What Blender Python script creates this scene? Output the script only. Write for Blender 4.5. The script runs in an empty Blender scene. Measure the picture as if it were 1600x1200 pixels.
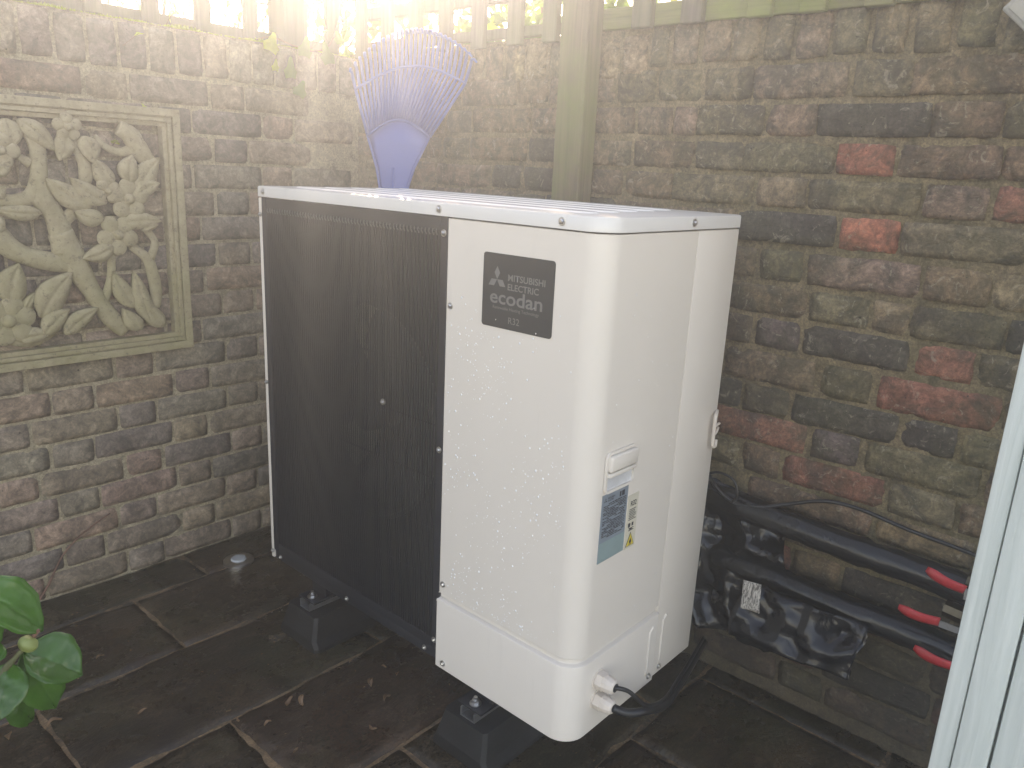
import bpy, bmesh, math, random
from mathutils import Vector, Matrix, noise
random.seed(7)
PI = math.pi
R_ = math.radians
# ------------------------------------------------------------------ camera, sky, sun, exposure
CAM = Vector((-1.0632, -0.7351, 1.0759))
F_PX, YAW, PITCH, ROLL = 1218.85, 0.71553, -0.26786, 0.04888
fwd = Vector((math.cos(YAW)*math.cos(PITCH), math.sin(YAW)*math.cos(PITCH), math.sin(PITCH)))
r0 = Vector((math.sin(YAW), -math.cos(YAW), 0)); u0 = r0.cross(fwd)
RIGHT = math.cos(ROLL)*r0 + math.sin(ROLL)*u0
UP = -math.sin(ROLL)*r0 + math.cos(ROLL)*u0
sc = bpy.context.scene
cd = bpy.data.cameras.new('camera'); cam = bpy.data.objects.new('camera', cd)
sc.collection.objects.link(cam)
cd.sensor_width = 36; cd.lens = 36*F_PX/1600; cd.clip_start = 0.02; cd.clip_end = 500
M = Matrix((RIGHT, UP, -fwd)).transposed().to_4x4(); M.translation = CAM
cam.matrix_world = M
sc.camera = cam

SUN_AZ, SUN_EL = R_(55), R_(24)          # azimuth counted from +X towards +Y
w = bpy.data.worlds.new('World'); sc.world = w; w.use_nodes = True
nt = w.node_tree; bg = nt.nodes['Background']
sky = nt.nodes.new('ShaderNodeTexSky'); sky.sky_type = 'NISHITA'; sky.sun_disc = False
sky.sun_elevation = SUN_EL; sky.sun_rotation = R_(90)-SUN_AZ
sky.air_density = .75; sky.dust_density = 1.0; sky.ozone_density = 0.5
nt.links.new(sky.outputs[0], bg.inputs[0]); bg.inputs[1].default_value = 0.15
sd = bpy.data.lights.new('sun', 'SUN'); sd.energy = 2.0; sd.angle = R_(0.5); sd.color = (1, .965, .91)
sun = bpy.data.objects.new('sun', sd); sc.collection.objects.link(sun)
sdir = Vector((math.cos(SUN_AZ)*math.cos(SUN_EL), math.sin(SUN_AZ)*math.cos(SUN_EL), math.sin(SUN_EL)))
sun.rotation_euler = sdir.to_track_quat('Z', 'Y').to_euler(); sun.location = (3, 4, 6)
sc.view_settings.view_transform = 'Standard'; sc.view_settings.look = 'None'
sc.view_settings.gamma = 1; sc.view_settings.use_curve_mapping = False
sc.view_settings.exposure = 2.35
sc.view_settings.use_white_balance = True; sc.view_settings.white_balance_temperature = 10000; sc.view_settings.white_balance_tint = 21
VEIL_DENSITY, VEIL_G = 0.051, 0.79
sc.cycles.volume_step_rate = 1.0
sc.cycles.max_bounces = 8; sc.cycles.volume_bounces = 1

# ------------------------------------------------------------------ measured planes (metres; unit base z = 0)
GZ, YL, XR = -0.145, 1.49, 0.645
def ray(x, y): return (fwd*F_PX + RIGHT*(x-800) - UP*(y-600)).normalized()
def at(x, y, ax, val):                    # point of the plane axis=val seen at photo pixel (x, y)
    d = ray(x, y); return CAM + d*((val-CAM[ax])/d[ax])
def on(x, y, P, N):
    d = ray(x, y); return CAM + d*((P-CAM).dot(N)/d.dot(N))

# ------------------------------------------------------------------ helpers
C = sc.collection
def link(o, parent=None):
    C.objects.link(o)
    if parent is not None:
        o.parent = parent
        o.matrix_parent_inverse = Matrix.Identity(4)
        if parent.location.length or any(parent.rotation_euler):
            o.matrix_parent_inverse = parent_mw(parent).inverted()
    return o
def parent_mw(p):
    m = Matrix.LocRotScale(p.location, p.rotation_euler, p.scale)
    return (parent_mw(p.parent) @ p.matrix_parent_inverse @ m) if p.parent else m
def obj(name, bm, mat, parent=None, smooth=False, loc=None, rot=None):
    me = bm if isinstance(bm, bpy.types.Mesh) else bpy.data.meshes.new(name)
    if me is not bm:
        bm.normal_update(); bm.to_mesh(me); bm.free()
    if mat is not None and not me.materials:
        for m in (mat if isinstance(mat, (list, tuple)) else [mat]): me.materials.append(m)
    if smooth:
        for p in me.polygons: p.use_smooth = True
    o = bpy.data.objects.new(name, me)
    if loc is not None: o.location = loc
    if rot is not None: o.rotation_euler = rot
    return link(o, parent)
def tag(o, label=None, cat=None, group=None, kind=None):
    for k, v in (('label', label), ('category', cat), ('group', group), ('kind', kind)):
        if v: o[k] = v
    return o
def empty(name, loc, label, cat, group=None):
    o = bpy.data.objects.new(name, None); C.objects.link(o); o.location = loc
    o.empty_display_size = .05
    return tag(o, label, cat, group)
def B(): return bmesh.new()
def box(bm, lo, hi, bev=0, seg=2, mat=0):
    r = bmesh.ops.create_cube(bm, size=1)
    lo = Vector(lo); hi = Vector(hi)
    for v in r['verts']:
        v.co = Vector(((lo[i]+hi[i])/2 + v.co[i]*(hi[i]-lo[i]) for i in range(3)))
    fs = set(f for v in r['verts'] for f in v.link_faces)
    for f in fs: f.material_index = mat
    if bev:
        es = list(set(e for v in r['verts'] for e in v.link_edges))
        g = bmesh.ops.bevel(bm, geom=es, offset=bev, segments=seg, affect='EDGES', profile=.5)
        for f in g['faces']: f.material_index = mat
    return bm
def tube(bm, pts, rad, n=8, cap=True, flat=1.0):
    pts = [Vector(p) for p in pts]
    rads = rad if isinstance(rad, (list, tuple)) else [rad]*len(pts)
    rings = []; prev = None
    for i, p in enumerate(pts):
        t = (pts[min(i+1, len(pts)-1)] - pts[max(i-1, 0)]).normalized()
        if prev is None:
            a = t.cross(Vector((0, 0, 1)))
            if a.length < .1: a = t.cross(Vector((1, 0, 0)))
        else: a = prev - t*prev.dot(t)
        a.normalize(); prev = a; b = t.cross(a)
        rings.append([bm.verts.new(p + (a*math.cos(2*PI*k/n) + b*math.sin(2*PI*k/n)*flat)*rads[i]) for k in range(n)])
    for q in range(len(rings)-1):
        for k in range(n):
            bm.faces.new((rings[q][k], rings[q][(k+1) % n], rings[q+1][(k+1) % n], rings[q+1][k]))
    if cap:
        bm.faces.new(rings[0][::-1]); bm.faces.new(rings[-1])
    return bm
def smooth_path(pts, k=6):
    pts = [Vector(p) for p in pts]; out = []
    for i in range(len(pts)-1):
        a = pts[max(i-1, 0)]; b = pts[i]; c = pts[i+1]; d = pts[min(i+2, len(pts)-1)]
        for j in range(k):
            t = j/k
            out.append(.5*((2*b) + (c-a)*t + (2*a-5*b+4*c-d)*t*t + (3*b-a-3*c+d)*t**3))
    out.append(pts[-1]); return out
def prism(bm, poly, frame, d0, d1, mat=0):           # poly in (u, v); frame(u, v, d) -> point
    a = [bm.verts.new(frame(u, v, d0)) for u, v in poly]
    b = [bm.verts.new(frame(u, v, d1)) for u, v in poly]
    f = [bm.faces.new(a[::-1]), bm.faces.new(b)]
    n = len(poly)
    for i in range(n): f.append(bm.faces.new((a[i], a[(i+1) % n], b[(i+1) % n], b[i])))
    for q in f: q.material_index = mat
    return bm
def fixn(bm):
    bmesh.ops.recalc_face_normals(bm, faces=bm.faces[:]); return bm

# ------------------------------------------------------------------ materials
def mat(name):
    m = bpy.data.materials.new(name); m.use_nodes = True
    t = m.node_tree; return m, t, t.nodes['Principled BSDF']
def N(t, kind, **kw):
    n = t.nodes.new(kind)
    for k, v in kw.items():
        if k == 'inp':
            for a, b in v.items():
                if isinstance(b, bpy.types.NodeSocket): t.links.new(b, n.inputs[a])
                else: n.inputs[a].default_value = b
        else: setattr(n, k, v)
    return n
def ramp(t, fac, stops):
    n = t.nodes.new('ShaderNodeValToRGB'); t.links.new(fac, n.inputs[0])
    e = n.color_ramp.elements
    while len(e) < len(stops): e.new(.5)
    for i, (p, c) in enumerate(stops):
        e[i].position = p; e[i].color = (c, c, c, 1) if isinstance(c, (int, float)) else (*c, 1)
    return n.outputs[0]
def mix(t, fac, a, b, mode='MIX'):
    n = t.nodes.new('ShaderNodeMix'); n.data_type = 'RGBA'; n.blend_type = mode
    for i, v in ((0, fac), (6, a), (7, b)):
        if isinstance(v, bpy.types.NodeSocket): t.links.new(v, n.inputs[i])
        elif i == 0: n.inputs[0].default_value = v
        else: n.inputs[i].default_value = (*v, 1)
    return n.outputs[2]
def geo(t): return N(t, 'ShaderNodeNewGeometry').outputs['Position']
def nz(t, scale, detail=6, rough=.6, vec=None, dist=0.0):
    n = N(t, 'ShaderNodeTexNoise', inp={'Scale': scale, 'Detail': detail, 'Roughness': rough, 'Distortion': dist})
    t.links.new(vec if vec is not None else geo(t), n.inputs['Vector']); return n.outputs['Fac']
def scaled(t, s, vec=None):
    n = N(t, 'ShaderNodeVectorMath', operation='MULTIPLY', inp={1: s})
    t.links.new(vec if vec is not None else geo(t), n.inputs[0]); return n.outputs[0]
def bump(t, b, h, strength=.5, dist=.003, prev=None):
    n = N(t, 'ShaderNodeBump', inp={'Strength': strength, 'Distance': dist, 'Height': h})
    if prev is not None: t.links.new(prev, n.inputs['Normal'])
    t.links.new(n.outputs[0], b.inputs['Normal']); return n.outputs[0]
def mth(t, op, a, b=0.0):
    n = N(t, 'ShaderNodeMath', operation=op, inp={0: a, 1: b}); return n.outputs[0]

def damp(t):                                   # rising damp stain: ragged line a few courses up, only on the old right hand wall and its foot
    s_ = N(t, 'ShaderNodeSeparateXYZ', inp={0: geo(t)})
    h = mth(t, 'ADD', s_.outputs[2], mth(t, 'MULTIPLY', nz(t, 5, 7, .7), -.35))
    a = N(t, 'ShaderNodeMapRange', inp={0: h, 1: .20, 2: -.12, 3: 0.0, 4: 1.0}).outputs[0]
    w_ = N(t, 'ShaderNodeMapRange', inp={0: s_.outputs[1], 1: 1.485, 2: 1.47, 3: .12, 4: 1.0}).outputs[0]
    return mth(t, 'MULTIPLY', a, w_)
def brick_mat(name, green=.5, white=.3, lamin=1.0, blots=.72):
    m, t, b = mat(name)
    col = N(t, 'ShaderNodeObjectInfo').outputs['Color']
    n1 = nz(t, 26, 9, .75, dist=.8)
    c = mix(t, 1.0, col, ramp(t, n1, [(.34, .45), (.5, 1.0), (.66, 1.75)]), 'MULTIPLY')
    blot = nz(t, 9, 6, .7, dist=1.0)
    c = mix(t, mth(t, 'MULTIPLY', ramp(t, blot, [(.46, 0), (.6, 1)]), blots), c, (.062, .050, .040))
    # algae film in patches, paler lichen crust, ochre scars
    g = ramp(t, nz(t, 3.2, 7, .7, dist=.6), [(.42, 0), (.62, 1)])
    c = mix(t, mth(t, 'MULTIPLY', g, green), c, (.092, .096, .040))
    c = mix(t, 1.0, c, ramp(t, nz(t, 130, 5, .8), [(.35, .75), (.5, 1), (.65, 1.3)]), 'MULTIPLY')
    wv = ramp(t, nz(t, 34, 9, .72, dist=1.6), [(.57, 0), (.64, 1)])
    c = mix(t, mth(t, 'MULTIPLY', wv, white), c, (.42, .38, .29))
    sp = N(t, 'ShaderNodeTexVoronoi', inp={'Scale': 95.0, 'Vector': geo(t)}).outputs['Distance']
    pit = ramp(t, mth(t, 'ADD', sp, mth(t, 'MULTIPLY', nz(t, 45, 3), .9)), [(.42, 1), (.5, 0)])
    c = mix(t, mth(t, 'MULTIPLY', pit, .7), c, (.022, .018, .015))
    c = mix(t, mth(t, 'MULTIPLY', damp(t), .62), c, (.020, .017, .013))
    t.links.new(c, b.inputs['Base Color'])
    b.inputs['Roughness'].default_value = .88
    lam = nz(t, 14, 8, .7, scaled(t, (1, 1, 4.5)), 1.2)
    h = mth(t, 'ADD', mth(t, 'MULTIPLY', lam, lamin), mth(t, 'MULTIPLY', pit, -.6))
    cr = N(t, 'ShaderNodeTexVoronoi', feature='DISTANCE_TO_EDGE', inp={'Scale': 17.0, 'Vector': scaled(t, (1, 1, 2.2))}).outputs['Distance']
    h = mth(t, 'ADD', h, mth(t, 'MULTIPLY', ramp(t, mth(t, 'ADD', cr, mth(t, 'MULTIPLY', nz(t, 30, 4), .06)), [(.0, 0), (.055, 1)]), .35*lamin))
    n = bump(t, b, h, .9, .0065)
    bump(t, b, nz(t, 110, 6, .75), .55, .002, n)
    return m
M_BR = brick_mat('old_stock_brick', .28, .45, .85)
M_BL = brick_mat('grey_stock_brick', .12, .2, .22, .45)
def mortar_mat(name, c0, c1, green, wet=.62):
    m, t, b = mat(name)
    c = mix(t, ramp(t, nz(t, 7, 8, .7), [(.35, 0), (.65, 1)]), c0, c1)
    c = mix(t, ramp(t, nz(t, 60, 6, .7), [(.5, 0), (.72, .55)]), c, tuple(min(1, v*1.7) for v in c1))
    c = mix(t, mth(t, 'MULTIPLY', ramp(t, nz(t, 2.6, 7, .7, dist=.8), [(.4, 0), (.64, 1)]), green), c, (.10, .115, .045))
    c = mix(t, ramp(t, nz(t, 16, 6, .75), [(.3, .7), (.46, 0)]), c, (.05, .042, .032))
    c = mix(t, 1.0, c, ramp(t, nz(t, 170, 5, .8), [(.35, .62), (.5, 1), (.65, 1.4)]), 'MULTIPLY')
    c = mix(t, mth(t, 'MULTIPLY', damp(t), wet), c, (.020, .017, .013))
    t.links.new(c, b.inputs['Base Color']); b.inputs['Roughness'].default_value = .95
    n = bump(t, b, nz(t, 55, 9, .75), .9, .006)
    bump(t, b, nz(t, 300, 3, .7), .5, .001, n)
    return m
M_MR = mortar_mat('lime_mortar_dirty', (.13, .10, .06), (.25, .19, .115), .22)
M_ML = mortar_mat('lime_mortar', (.29, .235, .155), (.40, .33, .225), .15)
def simple(name, col, rough=.5, metal=0, noise_amt=.12, nscale=20, bmp=0, bscale=80, spec=.5, coat=0):
    m, t, b = mat(name)
    f = ramp(t, nz(t, nscale, 6, .65), [(.3, 1-noise_amt*1.6), (.7, 1+noise_amt)])
    c = mix(t, 1.0, col, f, 'MULTIPLY'); t.links.new(c, b.inputs['Base Color'])
    b.inputs['Roughness'].default_value = rough; b.inputs['Metallic'].default_value = metal
    b.inputs['Specular IOR Level'].default_value = spec; b.inputs['Coat Weight'].default_value = coat
    if bmp: bump(t, b, nz(t, bscale, 5, .6), bmp, .002)
    return m
# floor stone, wet and dark
def slab_mat():
    m, t, b = mat('wet_sandstone')
    oi = N(t, 'ShaderNodeObjectInfo').outputs['Random']
    base = ramp(t, oi, [(0, (.042, .025, .015)), (.35, (.034, .024, .013)), (.7, (.050, .028, .017)), (1, (.034, .025, .014))])
    c = mix(t, 1.0, base, ramp(t, nz(t, 5, 8, .7, dist=.7), [(.32, .45), (.5, 1.0), (.7, 2.3)]), 'MULTIPLY')
    c = mix(t, mth(t, 'MULTIPLY', ramp(t, nz(t, 2.3, 7, .7), [(.45, 0), (.65, 1)]), .6), c, (.032, .038, .016))
    c = mix(t, mth(t, 'MULTIPLY', ramp(t, nz(t, 11, 9, .78, scaled(t, (1, 3, 1)), 1.5), [(.54, 0), (.68, 1)]), .7), c, (.12, .085, .055))
    c = mix(t, 1.0, c, ramp(t, nz(t, 150, 5, .8), [(.35, .5), (.5, 1), (.65, 1.7)]), 'MULTIPLY')
    t.links.new(c, b.inputs['Base Color'])
    r = ramp(t, nz(t, 4, 6, .7), [(.38, .10), (.62, .5)])
    t.links.new(r, b.inputs['Roughness']); b.inputs['Specular IOR Level'].default_value = .5
    n = bump(t, b, nz(t, 6, 9, .65, scaled(t, (1, 2.4, 1)), .8), .7, .012)
    bump(t, b, nz(t, 120, 4, .7), .4, .0012, n)
    return m
M_SLAB = slab_mat()
M_JOINT = mortar_mat('paving_joint', (.032, .023, .015), (.36, .22, .115), .1, 0.0)
M_SOIL = simple('soil', (.035, .028, .02), .95, noise_amt=.4, bmp=.8, bscale=30)
def paint(name, col, rough=.32):
    m, t, b = mat(name)
    c = mix(t, ramp(t, nz(t, 3.0, 5, .6), [(.45, 0), (.8, .28)]), col, tuple(v*.86 for v in col))
    drip = nz(t, 9, 6, .7, scaled(t, (6, 6, .5)))
    c = mix(t, ramp(t, drip, [(.6, 0), (.8, .13)]), c, (.42, .38, .31))
    t.links.new(c, b.inputs['Base Color']); b.inputs['Roughness'].default_value = rough
    bump(t, b, nz(t, 420, 2, .5), .12, .0004)
    return m
M_WHITE = paint('white_powder_coat_warmed', (.74, .68, .605))  # white paint with warm bounced light put into its colour
M_LID = paint('white_lid_paint', (.70, .685, .65), .2)
M_NYLON = simple('white_nylon', (.70, .62, .54), .4, noise_amt=.06)
M_CHAR = simple('charcoal_plastic', (.009, .012, .018), .42, noise_amt=.1, spec=.4)
M_CAV = simple('dark_cavity', (.022, .024, .028), .8)
M_FAN = simple('fan_grey', (.075, .08, .09), .4)
M_FIN = simple('coil_fins', (.16, .17, .18), .45, .4)
M_STEEL = simple('galvanised_screw', (.55, .54, .52), .28, 1.0, .12, 60)
M_BADGE = simple('badge_grey', (.032, .033, .034), .35, noise_amt=.05)
M_PRINT = simple('badge_print_silver', (.17, .17, .165), .35, noise_amt=.03)
M_LABB = simple('label_bluegrey', (.20, .25, .29), .4, noise_amt=.06)
M_LABT = simple('label_teal', (.23, .33, .33), .4, noise_amt=.06)
M_LABC = simple('label_cream', (.62, .58, .47), .45, noise_amt=.06)
M_INK = simple('label_ink', (.03, .03, .035), .5, noise_amt=.05)
M_YEL = simple('warning_yellow', (.72, .55, .06), .45, noise_amt=.05)
M_RUB = simple('black_rubber', (.011, .012, .013), .6, noise_amt=.3, bmp=.3, bscale=120, spec=.35)
M_ZINC = simple('zinc_channel', (.42, .43, .44), .35, .9, .15, 40)
M_CABLE = simple('black_cable', (.012, .013, .015), .38, noise_amt=.1)
M_POLY = simple('black_polythene', (.007, .008, .011), .17, noise_amt=.2, bmp=1.0, bscale=26, spec=.4)
M_FOAM = simple('black_pipe_wrap', (.009, .010, .012), .2, noise_amt=.2, bmp=.6, bscale=45, spec=.42)
M_PAPER = None
M_RED = simple('red_lever_vinyl', (.50, .028, .035), .4, noise_amt=.12, nscale=60)
M_BRASS = simple('dull_brass', (.12, .10, .07), .4, 1.0, .2, 60)
def wood_mat(name, c0, c1, green=0.0, gcol=(.16, .22, .05), gx=(30, 30, 1.2), rough=.85):
    m, t, b = mat(name)
    v = scaled(t, gx)
    n1 = nz(t, 2.2, 8, .62, v, .8)
    c = mix(t, ramp(t, n1, [(.3, 0), (.7, 1)]), c0, c1)
    if green: c = mix(t, mth(t, 'MULTIPLY', ramp(t, nz(t, 3.5, 6, .7), [(.4, 0), (.62, 1)]), green), c, gcol)
    t.links.new(c, b.inputs['Base Color']); b.inputs['Roughness'].default_value = rough
    bump(t, b, n1, .6, .003); return m
M_TREL = wood_mat('weathered_trellis', (.085, .068, .055), (.17, .14, .115), .3)
M_TRELG = wood_mat('mossy_trellis', (.12, .11, .06), (.21, .20, .10), .7, (.19, .24, .05), (1.2, 1.2, 30))
M_POST = wood_mat('algae_post', (.10, .075, .05), (.19, .15, .095), .75, (.13, .165, .045))
M_SHED = wood_mat('pale_painted_timber', (.50, .57, .54), (.68, .74, .71), .0, gx=(26, 26, 1.0), rough=.5)
def leaf_mat(name, col, tr=.5, rough=.4, var=.35):
    m, t, b = mat(name)
    oi = N(t, 'ShaderNodeObjectInfo').outputs['Random']
    f = ramp(t, mth(t, 'ADD', mth(t, 'MULTIPLY', nz(t, 18, 4), .8), mth(t, 'MULTIPLY', oi, .3)), [(.3, 1-var), (.75, 1+var)])
    c = mix(t, 1.0, col, f, 'MULTIPLY')
    t.links.new(c, b.inputs['Base Color']); b.inputs['Roughness'].default_value = rough
    tb = N(t, 'ShaderNodeBsdfTranslucent'); t.links.new(mix(t, 1.0, c, (2.0, 2.2, .9), 'MULTIPLY'), tb.inputs[0])
    ms = N(t, 'ShaderNodeMixShader', inp={0: tr})
    t.links.new(b.outputs[0], ms.inputs[1]); t.links.new(tb.outputs[0], ms.inputs[2])
    t.links.new(ms.outputs[0], t.nodes['Material Output'].inputs[0])
    return m
M_CAM = leaf_mat('camellia_leaf', (.05, .15, .03), .22, .13, .3)
M_IVY = leaf_mat('ivy_leaf', (.075, .13, .03), .5, .35)
M_IVYY = leaf_mat('sun_tinted_ivy_leaf', (.30, .32, .05), .6, .4)  # ivy leaf with sunlight put into its yellow colour
M_HEDGE = leaf_mat('hedge_leaf', (.05, .09, .025), .45, .45)
M_MOSS = leaf_mat('moss', (.20, .23, .04), .6, .8)
M_DRY = leaf_mat('dry_leaf', (.22, .13, .075), .2, .7)
M_TWIG = simple('red_brown_twig', (.20, .10, .065), .75, noise_amt=.3, nscale=30)
M_BARK = simple('green_stem', (.10, .11, .045), .7, noise_amt=.2)
M_BUD = simple('camellia_bud', (.22, .27, .09), .45, noise_amt=.15)
def stone_mat():
    m, t, b = mat('mossy_cast_stone')
    c = mix(t, ramp(t, nz(t, 30, 8, .7), [(.3, 0), (.7, 1)]), (.27, .215, .135), (.45, .375, .25))
    sepz = N(t, 'ShaderNodeSeparateXYZ', inp={0: geo(t)}).outputs[2]
    hg = N(t, 'ShaderNodeMapRange', inp={0: sepz, 1: 1.15, 2: .6, 3: .1, 4: .7}).outputs[0]
    g = mth(t, 'MULTIPLY', ramp(t, nz(t, 7, 7, .7), [(.35, .2), (.65, 1)]), hg)
    c = mix(t, g, c, (.25, .235, .10))
    c = mix(t, ramp(t, nz(t, 90, 5, .7), [(.34, .6), (.44, 0)]), c, (.11, .09, .06))
    t.links.new(c, b.inputs['Base Color']); b.inputs['Roughness'].default_value = .92
    bump(t, b, nz(t, 120, 8, .75), .7, .003); return m
M_STONE = stone_mat()

# ------------------------------------------------------------------ setting: ground, patio
bm = B(); bmesh.ops.create_grid(bm, x_segments=1, y_segments=1, size=6.6)
for v in bm.verts: v.co.z = GZ-.06
tag(obj('ground', bm, M_SOIL), kind='structure')
bm = B(); box(bm, (-3.2, -3.2, GZ-.05), (XR+.02, YL+.02, GZ-.006))
bmesh.ops.subdivide_edges(bm, edges=[e for e in bm.edges if abs(e.verts[0].co.z-e.verts[1].co.z) < .01], cuts=60, use_grid_fill=True)
for v in bm.verts:
    if v.co.z > GZ-.03: v.co.z += .003*noise.noise(v.co*14) + .003*noise.noise(v.co*40)
patio = tag(obj('patio', bm, M_JOINT, smooth=True), kind='structure')
def slab(x0, x1, y0, y1, seed):
    g = .0048; nx = max(4, int((x1-x0)/.022)); ny = max(4, int((y1-y0)/.022)); bm = B(); V = {}
    rr = random.Random(seed); tz = rr.uniform(-.002, .002); tx = rr.uniform(-.006, .006); ty = rr.uniform(-.006, .006)
    for i in range(nx+1):
        for j in range(ny+1):
            x = x0+g+(x1-x0-2*g)*i/nx; y = y0+g+(y1-y0-2*g)*j/ny
            edge = i in (0, nx) or j in (0, ny)
            e2 = i in (1, nx-1) or j in (1, ny-1)
            q = Vector((x, y, seed*3.1))
            z = GZ + tz + tx*(x-x0-.3) + ty*(y-y0-.2) + .0035*noise.fractal(q*5, .8, 2.1, 4) - (.004 if edge else 0)
            if i in (0, nx): x += .005*noise.noise(q*11) + .004*noise.noise(q*45)
            if j in (0, ny): y += .005*noise.noise(q*11+Vector((5, 0, 0))) + .004*noise.noise(q*45)
            V[i, j] = bm.verts.new((x, y, z))
    for i in range(nx):
        for j in range(ny): bm.faces.new((V[i, j], V[i+1, j], V[i+1, j+1], V[i, j+1]))
    rim = [V[i, 0] for i in range(nx)] + [V[nx, j] for j in range(ny)] + [V[i, ny] for i in range(nx, 0, -1)] + [V[0, j] for j in range(ny, 0, -1)]
    low = [bm.verts.new((v.co.x, v.co.y, GZ-.03)) for v in rim]
    n = len(rim)
    for k in range(n): bm.faces.new((rim[k], low[k], low[(k+1) % n], rim[(k+1) % n]))
    obj('paving_slab', fixn(bm), M_SLAB, patio, smooth=True)
rows = [(1.325, YL+.015, [-3, -2.2, -1.5, -.83, -.05, .3, XR+.015]),
        (1.020, 1.325, [-3, -2.3, -1.62, -.93, -.27, .28, XR+.015]),
        (.690, 1.020, [-3, -2.1, -1.3, -.62, .10, XR+.015]),
        (.360, .690, [-3, -2.4, -1.7, -1.0, -.335, .22, XR+.015]),
        (.015, .360, [-3, -2.2, -1.45, -.72, -.12, .40, XR+.015]),
        (-.43, .015, [-3, -2.0, -1.3, -.55, .264, .580, XR+.015]),
        (-.90, -.43, [-3, -1.8, -1.1, -.35, .12, .572, XR+.015]),
        (-1.5, -.90, [-3, -2.1, -1.5, -.8, 0., XR+.015]),
        (-2.2, -1.5, [-3, -2.3, -1.6, -.9, -.2, XR+.015]),
        (-3.1, -2.2, [-3, -2.1, -1.2, -.5, .2, XR+.015])]
k = 0
for y0, y1, xs in rows:
    for a, b in zip(xs[:-1], xs[1:]): k += 1; slab(a, b, y0, y1, k)

# ------------------------------------------------------------------ brick walls
def brick_bm(L, H, seed, nx, nzz, amp=1.0):
    """front face towards -Y, length along X, centred on x, z from 0 to H"""
    bm = B(); V = {}; s = seed*7.31
    rr = random.Random(seed); tilt = rr.uniform(-.004, .004)*amp; tl2 = rr.uniform(-.003, .003)*amp
    for i in range(nx+1):
        for j in range(nzz+1):
            u = i/nx; v = j/nzz; x = (u-.5)*L; z = v*H
            ex = min(u, 1-u)*L; ez = min(v, 1-v)*H; q = Vector((x*1.0, s, z))
            corner = max(0, 1-ex/.016)*max(0, 1-ez/.016)
            rnd = .0045*max(0, 1-min(ex, ez)/.0035)**1.3 + .002*corner
            y = -.0046 + rnd + tilt*(u-.5) + tl2*(v-.5) + amp*(.0022*noise.noise(q*22) + .0022*noise.noise(q*60))
            dx = amp*(.0022*noise.noise(Vector((s, z*25, 3))) + .0022*noise.noise(Vector((s, z*90, 9))))
            dz = amp*(.0022*noise.noise(Vector((x*16, s, 7))) + .0024*noise.noise(Vector((x*85, s, 2))))
            if ex < 1e-5: x += dx - math.copysign(.0015*corner, x)
            if ez < 1e-5: z += dz + (.0015*corner if v < .5 else -.0015*corner)
            V[i, j] = bm.verts.new((x, y, z))
    for i in range(nx):
        for j in range(nzz): bm.faces.new((V[i, j], V[i+1, j], V[i+1, j+1], V[i, j+1]))
    rim = [V[i, 0] for i in range(nx)] + [V[nx, j] for j in range(nzz)] + [V[i, nzz] for i in range(nx, 0, -1)] + [V[0, j] for j in range(nzz, 0, -1)]
    low = [bm.verts.new((v.co.x, .02, v.co.z)) for v in rim]; n = len(rim)
    for k in range(n): bm.faces.new((rim[k], low[k], low[(k+1) % n], rim[(k+1) % n]))
    return bm
def mortar_core(name, L0, L1, H0, H1, cell, f, thick, seed, mt, amp=.0035):
    """front sheet in (u, z) with relief, closed box behind; f(u, d, z) -> point, d = distance in front of the wall plane"""
    nx = int((L1-L0)/cell); nzv = int((H1-H0)/cell); vs = []; fs = []
    for i in range(nx+1):
        u = L0+(L1-L0)*i/nx
        for j in range(nzv+1):
            z = H0+(H1-H0)*j/nzv; q = Vector((u, seed, z))
            d = (-.0028 if amp < .003 else -.0028) + amp*(noise.noise(q*26) + .7*noise.noise(q*70)) + .5*amp*noise.noise(q*6)
            vs.append(f(u, d, z))
    W = nzv+1
    for i in range(nx):
        for j in range(nzv): fs.append((i*W+j, (i+1)*W+j, (i+1)*W+j+1, i*W+j+1))
    b0 = len(vs)
    vs += [f(L0, -thick, H0), f(L1, -thick, H0), f(L1, -thick, H1), f(L0, -thick, H1)]
    c = [0, nx*W, nx*W+nzv, nzv]
    # sides: fans along the edges
    fs.append((b0+1, b0, b0+3, b0+2))
    fs.append([b0+1]+[b0]+[i*W for i in range(nx+1)])
    fs.append([b0+3]+[b0+2]+[i*W+nzv for i in range(nx, -1, -1)])
    fs.append([b0]+[b0+3]+[j for j in range(nzv, -1, -1)])
    fs.append([b0+2]+[b0+1]+[nx*W+j for j in range(nzv+1)])
    me = bpy.data.meshes.new(name); me.from_pydata([tuple(v) for v in vs], [], fs); me.update()
    me.materials.append(mt)
    for p in me.polygons[:nx*nzv]: p.use_smooth = True
    o = bpy.data.objects.new(name, me); C.objects.link(o); return o
TOP = 1.405
CB = 1.285                                   # underside of the brick-on-edge coping (left)
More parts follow.
